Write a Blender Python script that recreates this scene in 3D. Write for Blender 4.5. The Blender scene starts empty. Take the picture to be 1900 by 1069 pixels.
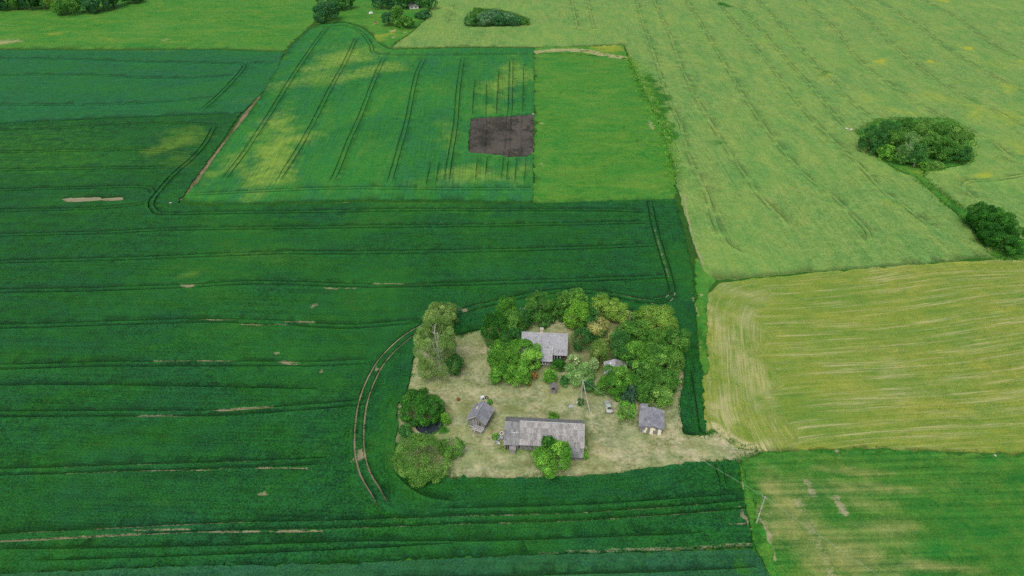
import bpy, math, random
import numpy as np
from mathutils import Vector, Matrix
from mathutils.geometry import delaunay_2d_cdt

SC = bpy.context.scene
COL = SC.collection
rad = math.radians

# ------------------------------------------------------------------ camera, sky, sun, exposure
CAM_H, PITCH, LENS = 120.0, 35.1, 24.0
cam_d = bpy.data.cameras.new('camera')
cam_d.lens = LENS; cam_d.sensor_width = 36.0; cam_d.clip_start = 0.5; cam_d.clip_end = 12000
cam = bpy.data.objects.new('camera', cam_d); COL.objects.link(cam)
cam.location = (0, 0, CAM_H); cam.rotation_euler = (rad(90 - PITCH), 0, 0)
SC.camera = cam

SUN_EL, SUN_AZ = 58.0, 200.0           # overcast: high, very soft sun behind the camera's left
world = bpy.data.worlds.new('World'); SC.world = world; world.use_nodes = True
wn = world.node_tree; wn.nodes.clear()
sky = wn.nodes.new('ShaderNodeTexSky'); sky.sky_type = 'NISHITA'; sky.sun_disc = False
sky.sun_elevation = rad(SUN_EL); sky.sun_rotation = rad(SUN_AZ)
sky.air_density = 1.0; sky.dust_density = 4.0; sky.ozone_density = 1.0
hsv = wn.nodes.new('ShaderNodeHueSaturation'); hsv.inputs['Saturation'].default_value = 0.35   # cloud cover greys the sky
bg = wn.nodes.new('ShaderNodeBackground'); bg.inputs['Strength'].default_value = 0.15
wo = wn.nodes.new('ShaderNodeOutputWorld')
wn.links.new(sky.outputs[0], hsv.inputs['Color']); wn.links.new(hsv.outputs[0], bg.inputs[0]); wn.links.new(bg.outputs[0], wo.inputs[0])

sun_d = bpy.data.lights.new('sun', 'SUN'); sun_d.energy = 1.5; sun_d.angle = rad(32); sun_d.color = (1.0, 0.97, 0.92)
sun = bpy.data.objects.new('sun', sun_d); COL.objects.link(sun)
_az = rad(SUN_AZ); _el = rad(SUN_EL)
sdir = Vector((math.sin(_az) * math.cos(_el), math.cos(_az) * math.cos(_el), math.sin(_el)))
sun.rotation_euler = (-sdir).to_track_quat('-Z', 'Y').to_euler(); sun.location = (0, 0, 300)

SC.view_settings.view_transform = 'Standard'; SC.view_settings.look = 'None'
SC.view_settings.exposure = 0.12; SC.view_settings.gamma = 1.0; SC.view_settings.use_curve_mapping = False
SC.cycles.max_bounces = 6; SC.cycles.diffuse_bounces = 3; SC.cycles.transmission_bounces = 3
SC.cycles.transparent_max_bounces = 4; SC.cycles.use_adaptive_sampling = True; SC.cycles.adaptive_threshold = 0.015; SC.cycles.use_denoising = False

# ------------------------------------------------------------------ photo pixel -> ground point
F_PX = LENS / 36.0 * 1900.0
SN, CS = math.sin(rad(PITCH)), math.cos(rad(PITCH))
def G(px, py, z=0.0):
    u, v = px - 950.0, py - 534.5
    t = (CAM_H - z) / (F_PX * SN + v * CS)
    return np.array((u * t, (F_PX * CS - v * SN) * t))
def Gs(pts, z=0.0): return np.array([G(p[0], p[1], z) for p in pts])
def mpp(py): return CAM_H / (F_PX * SN + (py - 534.5) * CS)
def mppy(py): return F_PX * CAM_H / (F_PX * SN + (py - 534.5) * CS) ** 2
def elev(py): return rad(PITCH) + math.atan((py - 534.5) / F_PX)

# ------------------------------------------------------------------ small tools
def s2l(c): return c / 12.92 if c <= 0.04045 else ((c + 0.055) / 1.055) ** 2.4
K = 0.75
def C(r, g, b, k=None):   # base colour given as sRGB
    k = K if k is None else k
    return (s2l(r / 255) * k, s2l(g / 255) * k, s2l(b / 255) * k, 1.0)

def tag(o, label=None, cat=None, group=None, kind=None):
    if label: o['label'] = label
    if cat: o['category'] = cat
    if group: o['group'] = group
    if kind: o['kind'] = kind
    return o
def link(name, me, parent=None):
    o = bpy.data.objects.new(name, me); COL.objects.link(o)
    if parent is not None: o.parent = parent
    return o
def empty(name, loc, rz=0.0):
    o = bpy.data.objects.new(name, None); COL.objects.link(o)
    o.location = loc; o.rotation_euler = (0, 0, rz); o.empty_display_size = 0.5
    return o

class MB:
    """collects simple shapes into one mesh"""
    def __init__(s): s.v, s.f = [], []
    def quad(s, a, b, c, d):
        n = len(s.v); s.v += [a, b, c, d]; s.f.append((n, n + 1, n + 2, n + 3)); return s
    def tri(s, a, b, c):
        n = len(s.v); s.v += [a, b, c]; s.f.append((n, n + 1, n + 2)); return s
    def hexa(s, p):   # 8 corners: bottom 4 ccw, top 4 ccw
        n = len(s.v); s.v += [tuple(q) for q in p]
        for f in ((3, 2, 1, 0), (4, 5, 6, 7), (0, 1, 5, 4), (1, 2, 6, 5), (2, 3, 7, 6), (3, 0, 4, 7)):
            s.f.append(tuple(n + i for i in f))
        return s
    def box(s, x0, x1, y0, y1, z0, z1):
        return s.hexa([(x0, y0, z0), (x1, y0, z0), (x1, y1, z0), (x0, y1, z0), (x0, y0, z1), (x1, y0, z1), (x1, y1, z1), (x0, y1, z1)])
    def bar(s, a, b, w, h=None):
        a, b = Vector(a), Vector(b); h = w if h is None else h
        d = (b - a).normalized(); up = Vector((0, 0, 1)) if abs(d.z) < 0.95 else Vector((1, 0, 0))
        x = d.cross(up).normalized() * w / 2; y = x.cross(d).normalized() * h / 2
        return s.hexa([a - x - y, a + x - y, b + x - y, b - x - y, a - x + y, a + x + y, b + x + y, b - x + y])
    def tube(s, pts, rr, n=7, cap=True):
        pts = [Vector(p) for p in pts]; base = len(s.v)
        if not hasattr(rr, '__len__'): rr = [rr] * len(pts)
        for i, p in enumerate(pts):
            d = (pts[min(i + 1, len(pts) - 1)] - pts[max(i - 1, 0)]).normalized()
            up = Vector((0, 0, 1)) if abs(d.z) < 0.9 else Vector((1, 0, 0))
            x = d.cross(up).normalized(); y = x.cross(d)
            for k in range(n):
                a = 2 * math.pi * k / n
                s.v.append(tuple(p + x * rr[i] * math.cos(a) + y * rr[i] * math.sin(a)))
        for i in range(len(pts) - 1):
            for k in range(n):
                a = base + i * n + k; b = base + i * n + (k + 1) % n
                s.f.append((a, b, b + n, a + n))
        if cap:
            s.f.append(tuple(base + k for k in range(n))[::-1])
            s.f.append(tuple(base + (len(pts) - 1) * n + k for k in range(n)))
        return s
    def mesh(s, name, mat=None, smooth=False):
        me = bpy.data.meshes.new(name); me.from_pydata([tuple(v) for v in s.v], [], s.f); me.update()
        if mat: me.materials.append(mat)
        if smooth: me.polygons.foreach_set('use_smooth', [True] * len(me.polygons))
        return me
    def make(s, name, mat, parent=None, smooth=False):
        return link(name, s.mesh(name, mat, smooth), parent)

# ------------------------------------------------------------------ node helpers
class NB:
    def __init__(s, name):
        s.m = bpy.data.materials.new(name); s.m.use_nodes = True
        s.t = s.m.node_tree; s.t.nodes.clear()
        s.out = s.t.nodes.new('ShaderNodeOutputMaterial')
    def set(s, node, key, val):
        sock = node.inputs[key]
        if isinstance(val, bpy.types.NodeSocket): s.t.links.new(val, sock)
        else: sock.default_value = val
    def n(s, typ, ins=None, **props):
        nd = s.t.nodes.new(typ)
        for k, v in props.items(): setattr(nd, k, v)
        for k, v in (ins or {}).items(): s.set(nd, k, v)
        return nd
    def math(s, op, a, b=0.0, clamp=False):
        nd = s.n('ShaderNodeMath', operation=op, use_clamp=clamp); s.set(nd, 0, a); s.set(nd, 1, b); return nd.outputs[0]
    def mix(s, f, a, b, blend='MIX'):
        nd = s.n('ShaderNodeMix', data_type='RGBA', blend_type=blend); nd.clamp_factor = True
        s.set(nd, 0, f); s.set(nd, 6, a); s.set(nd, 7, b); return nd.outputs[2]
    def ramp(s, f, lo, hi):
        nd = s.n('ShaderNodeMapRange', {'Value': f, 'From Min': lo, 'From Max': hi}, interpolation_type='SMOOTHSTEP'); return nd.outputs[0]
    def noise(s, vec, scale, detail=2.0, rough=0.55, dist=0.0):
        return s.n('ShaderNodeTexNoise', {'Vector': vec, 'Scale': scale, 'Detail': detail, 'Roughness': rough, 'Distortion': dist}).outputs['Fac']
    def scaled(s, vec, sc):
        nd = s.n('ShaderNodeVectorMath', operation='MULTIPLY'); s.set(nd, 0, vec); s.set(nd, 1, sc); return nd.outputs[0]
    def bsdf(s, col, rough=0.9, spec=0.2, bump=None, bstr=0.5, bdist=0.1):
        p = s.n('ShaderNodeBsdfPrincipled', {'Base Color': col, 'Roughness': rough, 'Specular IOR Level': spec})
        if bump is not None:
            b = s.n('ShaderNodeBump', {'Height': bump, 'Strength': bstr, 'Distance': bdist}); s.t.links.new(b.outputs[0], p.inputs['Normal'])
        s.t.links.new(p.outputs[0], s.out.inputs[0]); return p

def crop_mat(name, dark, light, alt, yellow, bare, fine=2.6, row=(0.04, 1.3), row_amt=0.35, contrast=1.0, large=0.018, straw=None, bump=0.6, mid=0.9, hue=0.5, clump=0.0):
    """standing crop or grass: speckled leaf canopy; attribute 'mask' r=bare soil, g=yellowed, in the yard darkened, b=lusher, also painted far-side brightness"""
    b = NB(name)
    pos = b.n('ShaderNodeNewGeometry').outputs['Position']
    mask = b.n('ShaderNodeAttribute', attribute_name='mask').outputs['Color']
    rowv = b.n('ShaderNodeAttribute', attribute_name='row').outputs['Vector']
    sep = b.n('ShaderNodeSeparateColor', {'Color': mask})
    f1 = b.noise(pos, fine, 3.0, 0.65)
    f2 = b.noise(pos, 0.30, 3.0, 0.6)
    f3 = b.noise(pos, large, 3.0, 0.55, 0.6)
    f4 = b.noise(b.scaled(rowv, (row[0], row[1], 0)), 1.0, 3.0, 0.6)
    v = b.math('MULTIPLY_ADD', b.math('SUBTRACT', f1, 0.5), 2.0 * contrast); b.set(v.node, 2, 0.5)
    v = b.math('ADD', v, b.math('MULTIPLY', b.math('SUBTRACT', f2, 0.5), mid))
    v = b.math('ADD', v, b.math('MULTIPLY', b.math('SUBTRACT', f4, 0.5), row_amt * 3), clamp=True)
    col = b.mix(v, dark, light)
    col = b.mix(b.math('MULTIPLY', b.ramp(f3, 0.42, 0.66), 0.75), col, b.mix(v, b.mix(0.5, dark, alt), alt))
    f5 = b.noise(b.scaled(rowv, (0.05, 0.11, 0)), 1.0, 4.0, 0.62, 0.8)            # patches a few metres across, drawn out along the rows
    f6 = b.noise(pos, 0.55, 3.0, 0.6)
    hf = b.math('ADD', b.math('MULTIPLY', b.math('SUBTRACT', f5, .5), 1.5), b.math('MULTIPLY', b.math('SUBTRACT', f6, .5), .7))
    hs = b.n('ShaderNodeHueSaturation', {'Hue': b.math('MULTIPLY_ADD', hf, -.10 * hue), 'Saturation': 1.0, 'Value': b.math('MULTIPLY_ADD', hf, .35 * hue), 'Color': col})
    for k_, v_ in (('Hue', .5), ('Value', 1.0)): b.set(hs.inputs[k_].links[0].from_node, 2, v_)
    col = hs.outputs[0]
    if clump:
        cl = b.ramp(b.noise(pos, 0.9, 2.0, .5), .64, .74); col = b.mix(b.math('MULTIPLY', cl, clump), col, b.mix(.5, dark, C(30, 84, 44)))
    nz = b.math('ADD', b.math('MULTIPLY', b.math('SUBTRACT', f2, 0.5), 1.0), b.math('MULTIPLY', b.math('SUBTRACT', f4, 0.5), 0.9))
    yl = b.ramp(b.math('ADD', sep.outputs[1], b.math('MULTIPLY', nz, sep.outputs[1])), 0.12, 0.95)
    col = b.mix(b.math('MULTIPLY', yl, 0.9), col, b.mix(v, b.mix(0.45, yellow, dark), yellow))
    lu = b.ramp(b.math('ADD', sep.outputs[2], b.math('MULTIPLY', nz, 0.8)), 0.3, 0.8)
    col = b.mix(b.math('MULTIPLY', lu, b.ramp(sep.outputs[2], 0.05, 0.3)), col, b.mix(v, C(22, 78, 24), C(64, 132, 38)))
    if straw is not None:
        s1 = b.noise(b.scaled(rowv, (0.03, 0.62, 0)), 1.0, 4.0, 0.65)
        s2 = b.noise(b.scaled(rowv, (0.08, 2.2, 0)), 1.0, 3.0, 0.6)
        st = b.math('MULTIPLY', b.ramp(s1, 0.47, 0.66), b.ramp(s2, 0.36, 0.66))
        st = b.math('MAXIMUM', b.math('MULTIPLY', st, 0.72), b.math('MULTIPLY', sep.outputs[0], b.ramp(s2, 0.30, 0.58)))
        col = b.mix(st, col, b.mix(f1, straw, b.mix(0.4, straw, light)))
    else:
        ba = b.ramp(b.math('ADD', sep.outputs[0], b.math('MULTIPLY', b.math('ADD', nz, b.math('SUBTRACT', f1, 0.5)), 0.9)), 0.36, 0.86)
        ba = b.math('MULTIPLY', ba, b.ramp(sep.outputs[0], 0.03, 0.2))
        col = b.mix(b.math('MULTIPLY', ba, .85), col, b.mix(f1, b.mix(0.4, bare, dark), bare))
    p = b.bsdf(col, 0.85, 0.15, b.math('ADD', f1, b.math('MULTIPLY', f4, row_amt)), bump, 0.25)
    p.inputs['Sheen Weight'].default_value = .03; p.inputs['Sheen Roughness'].default_value = .45; b.t.links.new(col, p.inputs['Sheen Tint'])
    return b.m

def soil_mat(name, dry, weed, wet=None, k=1.1):
    b = NB(name)
    pos = b.n('ShaderNodeNewGeometry').outputs['Position']
    mask = b.n('ShaderNodeAttribute', attribute_name='mask').outputs['Color']
    sep = b.n('ShaderNodeSeparateColor', {'Color': mask})
    f1 = b.noise(pos, 1.2, 4.0, 0.65); f2 = b.noise(pos, 0.12, 3.0)
    f = b.ramp(b.math('ADD', sep.outputs[0], b.math('MULTIPLY', b.math('SUBTRACT', b.math('ADD', f1, f2), 1.0), 1.1)), 0.25, 0.6)
    col = b.mix(f, weed, b.mix(f1, b.mix(0.5, dry, weed), dry))
    b.bsdf(col, 0.95, 0.1, f1, 0.6, 0.1)
    return b.m

# ------------------------------------------------------------------ field builder
def resample(P, ds, closed=False, smooth=True):
    P = np.asarray(P, float)
    if closed: P = np.vstack([P, P[:1]])
    if smooth and not closed and len(P) > 2:
        Q = np.vstack([2 * P[0] - P[1], P, 2 * P[-1] - P[-2]]); out = []
        for i in range(1, len(Q) - 2):
            p0, p1, p2, p3 = Q[i - 1:i + 3]
            for t in np.linspace(0, 1, 12, endpoint=False):
                out.append(0.5 * (2 * p1 + (p2 - p0) * t + (2 * p0 - 5 * p1 + 4 * p2 - p3) * t * t + (3 * p1 - p0 - 3 * p2 + p3) * t ** 3))
        out.append(P[-1]); P = np.array(out)
    seg = np.linalg.norm(np.diff(P, axis=0), axis=1); s = np.concatenate([[0], np.cumsum(seg)])
    n = max(2, int(s[-1] / ds) + 1); t = np.linspace(0, s[-1], n)
    R = np.stack([np.interp(t, s, P[:, 0]), np.interp(t, s, P[:, 1])], 1)
    return R[:-1] if closed else R
def normals2(P):
    d = np.gradient(P, axis=0); d /= np.linalg.norm(d, axis=1)[:, None] + 1e-9
    return np.stack([-d[:, 1], d[:, 0]], 1)
def inside(P, poly):
    x, y = P[:, 0], P[:, 1]; r = np.zeros(len(P), bool)
    a = poly; b = np.roll(poly, -1, axis=0)
    for (x0, y0), (x1, y1) in zip(a, b):
        if y0 == y1: continue
        c = (y0 > y) != (y1 > y)
        if c.any(): r ^= c & (x < (x1 - x0) * (y - y0) / (y1 - y0) + x0)
    return r
def dist_poly(P, L, maxd=None):
    """distance from points to polyline and arc position"""
    best = np.full(len(P), 1e9); arc = np.zeros(len(P)); s = 0.0
    if maxd is not None:
        lo, hi = L.min(0) - maxd, L.max(0) + maxd
        idx = np.where((P[:, 0] > lo[0]) & (P[:, 0] < hi[0]) & (P[:, 1] > lo[1]) & (P[:, 1] < hi[1]))[0]
    else: idx = np.arange(len(P))
    if len(idx) == 0: return best, arc
    Q = P[idx]; bd = best[idx]; ba = arc[idx]
    for a, b in zip(L[:-1], L[1:]):
        d = b - a; l2 = d @ d; l = math.sqrt(l2)
        t = np.clip(((Q - a) @ d) / (l2 + 1e-12), 0, 1)
        dd = np.hypot(Q[:, 0] - a[0] - t * d[0], Q[:, 1] - a[1] - t * d[1])
        m = dd < bd; bd[m] = dd[m]; ba[m] = s + t[m] * l; s += l
    best[idx] = bd; arc[idx] = ba
    return best, arc
def sstep(lo, hi, x):
    t = np.clip((x - lo) / (hi - lo), 0, 1); return t * t * (3 - 2 * t)

def wheel_tracks(lines, width=0.5, gauge=1.9, ds=2.5, bare=0.0, z=0.3, seed=1, broken=0.0):
    """each line in photo pixels becomes two wheel ruts; returns list of (polyline, width, bare)"""
    rg = np.random.default_rng(seed); out = []
    for ln in lines:
        br = bare; g = gauge
        if isinstance(ln, tuple): ln, br = ln
        P = resample(Gs(ln, z), ds); nn = normals2(P)
        P = P + nn * (np.convolve(rg.normal(0, 0.5, len(P) + 8), np.ones(9) / 9, 'valid')[:, None] * 0.5)
        for s in ((-1, 1) if g > 0 else (0,)):
            Q = P + nn * s * g / 2; w_ = width * rg.uniform(0.85, 1.15)
            if not broken: out.append((Q, w_, br)); continue
            i = 0
            while i < len(Q) - 2:                                  # the crop has closed over parts of the rut
                n_ = int(rg.uniform(2, 9)); 
                if i + n_ >= len(Q): n_ = len(Q) - i
                if n_ >= 2: out.append((Q[i:i + n_], w_ * rg.uniform(.5, 1.3), br))
                i += n_ + int(rg.uniform(0, 8) * broken)
    return out

def feature_mask(P, feats):
    M = np.zeros((len(P), 3))
    for ft in feats:
        if ft[0] == 'b':                       # soft blob: cx, cy, rx, ry in photo px, angle deg, channel, strength
            _, cx, cy, rx, ry, ang, ch, st = ft
            c = G(cx, cy); q = P - c
            sz = max(.5, .5 * rx * mpp(cy)); ph = cx * .37 + cy
            wx = np.sin(q[:, 1] / sz * 1.3 + ph) + .6 * np.sin(q[:, 0] / sz * 2.3 + q[:, 1] / sz * 3.1 + ph * 2); wy = np.sin(q[:, 0] / sz * 1.5 + ph * 3) + .6 * np.sin(q[:, 1] / sz * 2.7 - q[:, 0] / sz * 1.9 + ph)
            q = q + np.stack([wx * .28 * rx * mpp(cy), wy * .28 * ry * mppy(cy)], 1)
            q = np.stack([q[:, 0] / mpp(cy), q[:, 1] / mppy(cy)], 1)
            a = rad(-ang); qx = q[:, 0] * math.cos(a) - q[:, 1] * math.sin(a); qy = q[:, 0] * math.sin(a) + q[:, 1] * math.cos(a)
            r = np.hypot(qx / rx, qy / ry); v = st * (1 - sstep(0.1, 1.4, r))
        else:                                   # line: pts px, width m, channel, strength
            _, pts, w, ch, st = ft
            d, _a = dist_poly(P, resample(Gs(pts), max(1.0, w)), w * 2 + 1)
            v = st * (1 - sstep(0.3 * w, 0.75 * w, d))
        M[:, ch] = np.maximum(M[:, ch], v)
    return M
def feature_points(feats, rg):
    out = []
    for ft in feats:
        if ft[0] == 'b':
            _, cx, cy, rx, ry, ang, ch, st = ft
            a = rad(ang); n = 80
            r = np.sqrt(rg.uniform(0, 1.7, n)); t = rg.uniform(0, 6.283, n); qx, qy = r * np.cos(t) * rx, r * np.sin(t) * ry
            qx, qy = qx * math.cos(a) - qy * math.sin(a), qx * math.sin(a) + qy * math.cos(a)
            c = G(cx, cy); out.append(np.stack([c[0] + qx * mpp(cy), c[1] + qy * mppy(cy)], 1))
        else:
            _, pts, w, ch, st = ft
            R = resample(Gs(pts), max(0.8, w * 0.8)); nn = normals2(R)
            for s in (-0.75, -0.3, 0.0, 0.3, 0.75): out.append(R + nn * s * w + rg.normal(0, 0.05 * w, R.shape))
    return np.vstack(out) if out else np.zeros((0, 2))

def field(name, outline, h, mats, spacing=3.0, tracks=(), holes=(), feats=(), rowdir=None, rowline=None, rownear=None, rowfn=None, edge_ds=1.5, jitter=0.15,
          skirt=-0.05, rough=0.05, seed=0, floor=0.03, base=None):
    """standing crop: a canopy sheet at height h, wheel ruts cut down to the soil, cut edges closed by walls"""
    rg = np.random.default_rng(seed + 11)
    fl = []
    for ft in feats:                            # long thin bare blobs become ragged streaks
        if ft[0] == 'b' and ft[6] == 0 and ft[3] >= 18 and ft[4] <= 4.5:
            cx, cy, rx, ry, a_ = ft[1], ft[2], ft[3] * 1.25, ft[4], rad(ft[5]); t_ = -rx
            while t_ < rx:
                ln_ = rg.uniform(8, 30); dy = rg.uniform(-.7, .7)
                fl.append(('l', [(cx + t_ * math.cos(a_), cy - t_ * math.sin(a_) + dy), (cx + (t_ + ln_) * math.cos(a_), cy - (t_ + ln_) * math.sin(a_) + dy)], max(.45, ry * mppy(cy) * rg.uniform(.6, 1.2)), 0, ft[7] * rg.uniform(.6, 1.05)))
                t_ += ln_ + rg.uniform(0, 9)
        else: fl.append(ft)
    feats = fl
    poly = resample(np.asarray(outline, float), edge_ds, closed=True)
    if jitter: poly = poly + rg.normal(0, jitter, poly.shape)
    hol = []
    for hh in holes:
        q = resample(np.asarray(hh, float), 1.5, closed=True)
        hol.append(q + (rg.normal(0, jitter, q.shape) if len(hh) > 12 else 0))   # the pond rim stays as drawn
    V, E = [], []
    def ring(P, closed):
        n0 = sum(len(x) for x in V); V.append(P); n = len(P)
        E.extend((n0 + i, n0 + (i + 1) % n) for i in range(n if closed else n - 1))
    ring(poly, True)
    for q in hol: ring(q, True)
    for L, w, _b in tracks:
        nn = normals2(L); tt = np.arange(len(L)); ed = np.minimum(tt, tt[::-1]); wv = (w * (1 + rg.normal(0, 0.12, len(L))) * np.clip(.25 + ed * .3, 0, 1))[:, None] / 2
        ring(np.vstack([L + nn * wv, (L - nn * wv)[::-1]]), True)
    lo, hi = poly.min(0), poly.max(0)
    if spacing:
        gx, gy = np.meshgrid(np.arange(lo[0], hi[0], spacing), np.arange(lo[1], hi[1], spacing))
        S = np.stack([gx.ravel(), gy.ravel()], 1) + rg.uniform(-0.4, 0.4, (gx.size, 2)) * spacing
        V.append(S[inside(S, poly)])
    fp = feature_points(feats, rg)
    if len(fp): V.append(fp[inside(fp, poly)])
    P = np.vstack(V)
    res = delaunay_2d_cdt([Vector(p) for p in P.tolist()], E, [], 0, 1e-4, False)
    P = np.array([(v.x, v.y) for v in res[0]]); T = np.array([f for f in res[2] if len(f) == 3], int)
    cen = P[T].mean(1)
    keep = inside(cen, poly)
    for q in hol: keep &= ~inside(cen, q)
    T, cen = T[keep], cen[keep]
    rut = np.zeros(len(T), bool); trackbare = np.zeros(len(P))
    for L, w, br in tracks:
        d, _a = dist_poly(cen, L, w); rut |= d < w * 0.42
        if br:
            d, _a = dist_poly(P, L, w * 2); trackbare[d < w * 0.75] = np.maximum(trackbare[d < w * 0.75], br)
    n = len(P)
    zt = h * (1 + rg.normal(0, rough, n)) + (0.25 * h) * np.sin(P[:, 0] * 0.07 + seed) * np.sin(P[:, 1] * 0.05)
    zt = np.maximum(zt, 0.3 * h)
    M = feature_mask(P, feats)
    if base is not None: M = np.maximum(M, np.asarray(base))
    zt -= 0.75 * (h - 0.05) * np.clip(M[:, 0] * 1.3 - 0.3, 0, 1) if h > 0.2 else 0
    MB_ = M.copy(); MB_[:, 0] = np.maximum(MB_[:, 0], trackbare)
    verts = np.zeros((2 * n, 3)); verts[:n, :2] = P; verts[n:, :2] = P; verts[:n, 2] = zt
    verts[n:, 2] = skirt
    faces = [], []
    top = T[~rut]; bot = T[rut] + n
    used_floor = np.unique(bot) if len(bot) else np.zeros(0, int)
    verts[used_floor, 2] = floor
    cnt = {}
    for t in top.tolist():
        for a, b in ((t[0], t[1]), (t[1], t[2]), (t[2], t[0])):
            if (b, a) in cnt: del cnt[(b, a)]
            else: cnt[(a, b)] = 1
    walls = [(a, a + n, b + n, b) for a, b in cnt]
    nt, nw, nb = len(top), len(walls), len(bot)
    me = bpy.data.meshes.new(name)
    allf = top.tolist() + [w[::-1] for w in walls] + bot.tolist()
    me.from_pydata(verts.tolist(), [], allf)
    for m in mats: me.materials.append(m)
    mi = np.zeros(nt + nw + nb, int)
    if len(mats) > 1: mi[nt + nw:] = 1
    me.polygons.foreach_set('material_index', mi)
    sm = np.zeros(nt + nw + nb, bool); sm[:nt] = True
    me.polygons.foreach_set('use_smooth', sm)
    a = me.attributes.new('mask', 'FLOAT_COLOR', 'POINT')
    mm = np.ones((2 * n, 4)); mm[:n, :3] = M; mm[n:, :3] = MB_
    a.data.foreach_set('color', mm.ravel())
    if rowline is not None:
        d, arc = dist_poly(P, rowline); R = np.stack([arc, d], 1)
    else:
        d = np.array(rowdir if rowdir is not None else (1, 0), float); d /= np.linalg.norm(d)
        R = np.stack([P @ d, P @ np.array((-d[1], d[0]))], 1)
    if rownear is not None:
        d, arc = dist_poly(P, rownear[0]); m = d < rownear[1]; R[m] = np.stack([arc, d], 1)[m]
    if rowfn is not None: R = rowfn(P)
    a = me.attributes.new('row', 'FLOAT_VECTOR', 'POINT')
    rr = np.zeros((2 * n, 3)); rr[:n, :2] = R; rr[n:, :2] = R
    a.data.foreach_set('vector', rr.ravel())
    me.validate(); me.update()
    return link(name, me)
def structure(o, label, cat='field'): return tag(o, label, cat, kind='structure')

# ------------------------------------------------------------------ colours of the land
SOIL = C(172, 161, 128)
M_wheat = crop_mat('wheat_dark', C(7, 55, 22), C(38, 112, 48), C(44, 118, 36), C(106, 146, 50), SOIL, row=(.02, 1.5), row_amt=0.3, contrast=1.5, hue=.55)
M_wheat_mid = crop_mat('wheat_mid', C(20, 90, 38), C(56, 136, 62), C(66, 142, 48), C(146, 176, 70), SOIL, row_amt=0.30, large=0.012, hue=.75)
M_blue = crop_mat('crop_bluegreen', C(14, 80, 42), C(46, 124, 68), C(44, 120, 54), C(120, 150, 90), SOIL, row_amt=0.25)
M_blue_near = crop_mat('crop_bluegreen_near', C(16, 66, 38), C(52, 114, 70), C(46, 106, 54), C(110, 140, 80), SOIL, row_amt=0.25, contrast=1.2)
M_pale = crop_mat('crop_pale', C(88, 130, 56), C(138, 172, 92), C(132, 168, 82), C(176, 186, 58), SOIL, fine=1.6, row_amt=0.35, contrast=1.05, hue=.85, clump=.4)
M_hay = crop_mat('hay_stubble', C(98, 126, 42), C(150, 166, 74), C(126, 152, 58), C(172, 172, 80), SOIL, row_amt=0.45, straw=C(206, 194, 150), hue=.9)
M_meadow = crop_mat('meadow', C(44, 106, 30), C(96, 158, 56), C(92, 150, 58), C(160, 170, 60), C(190, 180, 130), row_amt=0.15, hue=.9)
M_patchy = crop_mat('young_crop', C(36, 98, 30), C(86, 142, 52), C(72, 130, 46), C(166, 166, 100), C(184, 172, 140), row_amt=0.6, row=(0.03, 0.9), hue=1.0)
M_ground = crop_mat('grass_ground', C(34, 96, 26), C(84, 148, 46), C(72, 132, 44), C(150, 160, 60), C(190, 168, 138), row_amt=0.1)
M_yard = crop_mat('mown_yard', C(112, 125, 75), C(192, 188, 147), C(148, 163, 105), C(118, 124, 70), C(204, 198, 176), fine=1.3, row_amt=0.1, contrast=0.9, large=0.09, mid=2.2, hue=1.1)
M_rut = soil_mat('rut_floor', C(176, 168, 136), C(34, 74, 34))
M_rut_pale = soil_mat('rut_floor_pale', C(150, 140, 100), C(70, 110, 50))
M_till = soil_mat('tilled_soil', C(100, 93, 88), C(58, 58, 50))
M_ditch = soil_mat('ditch_soil', C(150, 132, 104), C(92, 96, 62))
M_stone_soil = soil_mat('bare_patch_soil', C(150, 144, 118), C(128, 132, 96))

# ------------------------------------------------------------------ outlines (photo pixels)
YARD = [(757, 727), (763, 692), (770, 655), (785, 622), (850, 622), (897, 611), (960, 590), (1030, 574), (1110, 572), (1190, 578), (1245, 600), (1268, 640), (1270, 700),
        (1262, 745), (1266, 806), (1310, 809), (1330, 800), (1352, 818), (1410, 838), (1372, 856), (1290, 861), (1230, 869), (1150, 881), (1060, 885), (950, 889), (830, 889), (775, 886),
        (742, 872), (730, 832), (737, 792), (736, 755)]
YARD_W = Gs(YARD)
POND = Gs([(770, 792), (784, 783), (800, 778), (823, 778), (824, 789), (813, 803), (795, 808), (776, 803)])

# base ground: one sheet to the horizon, with the pond cut out
gr = field('ground', [(-6000, -3000), (6000, -3000), (6000, 9000), (-6000, 9000)], 0.0, [M_ground], spacing=0, holes=[POND], edge_ds=4000, jitter=0.0, skirt=-0.9, rough=0)
structure(gr, 'rough green grass ground between and beyond the fields', 'ground')

BARE_W = Gs([(112, 370), (130, 367), (180, 366), (192, 368), (230, 366), (230, 373), (196, 375), (190, 373), (150, 376), (124, 376)], .1)
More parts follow.
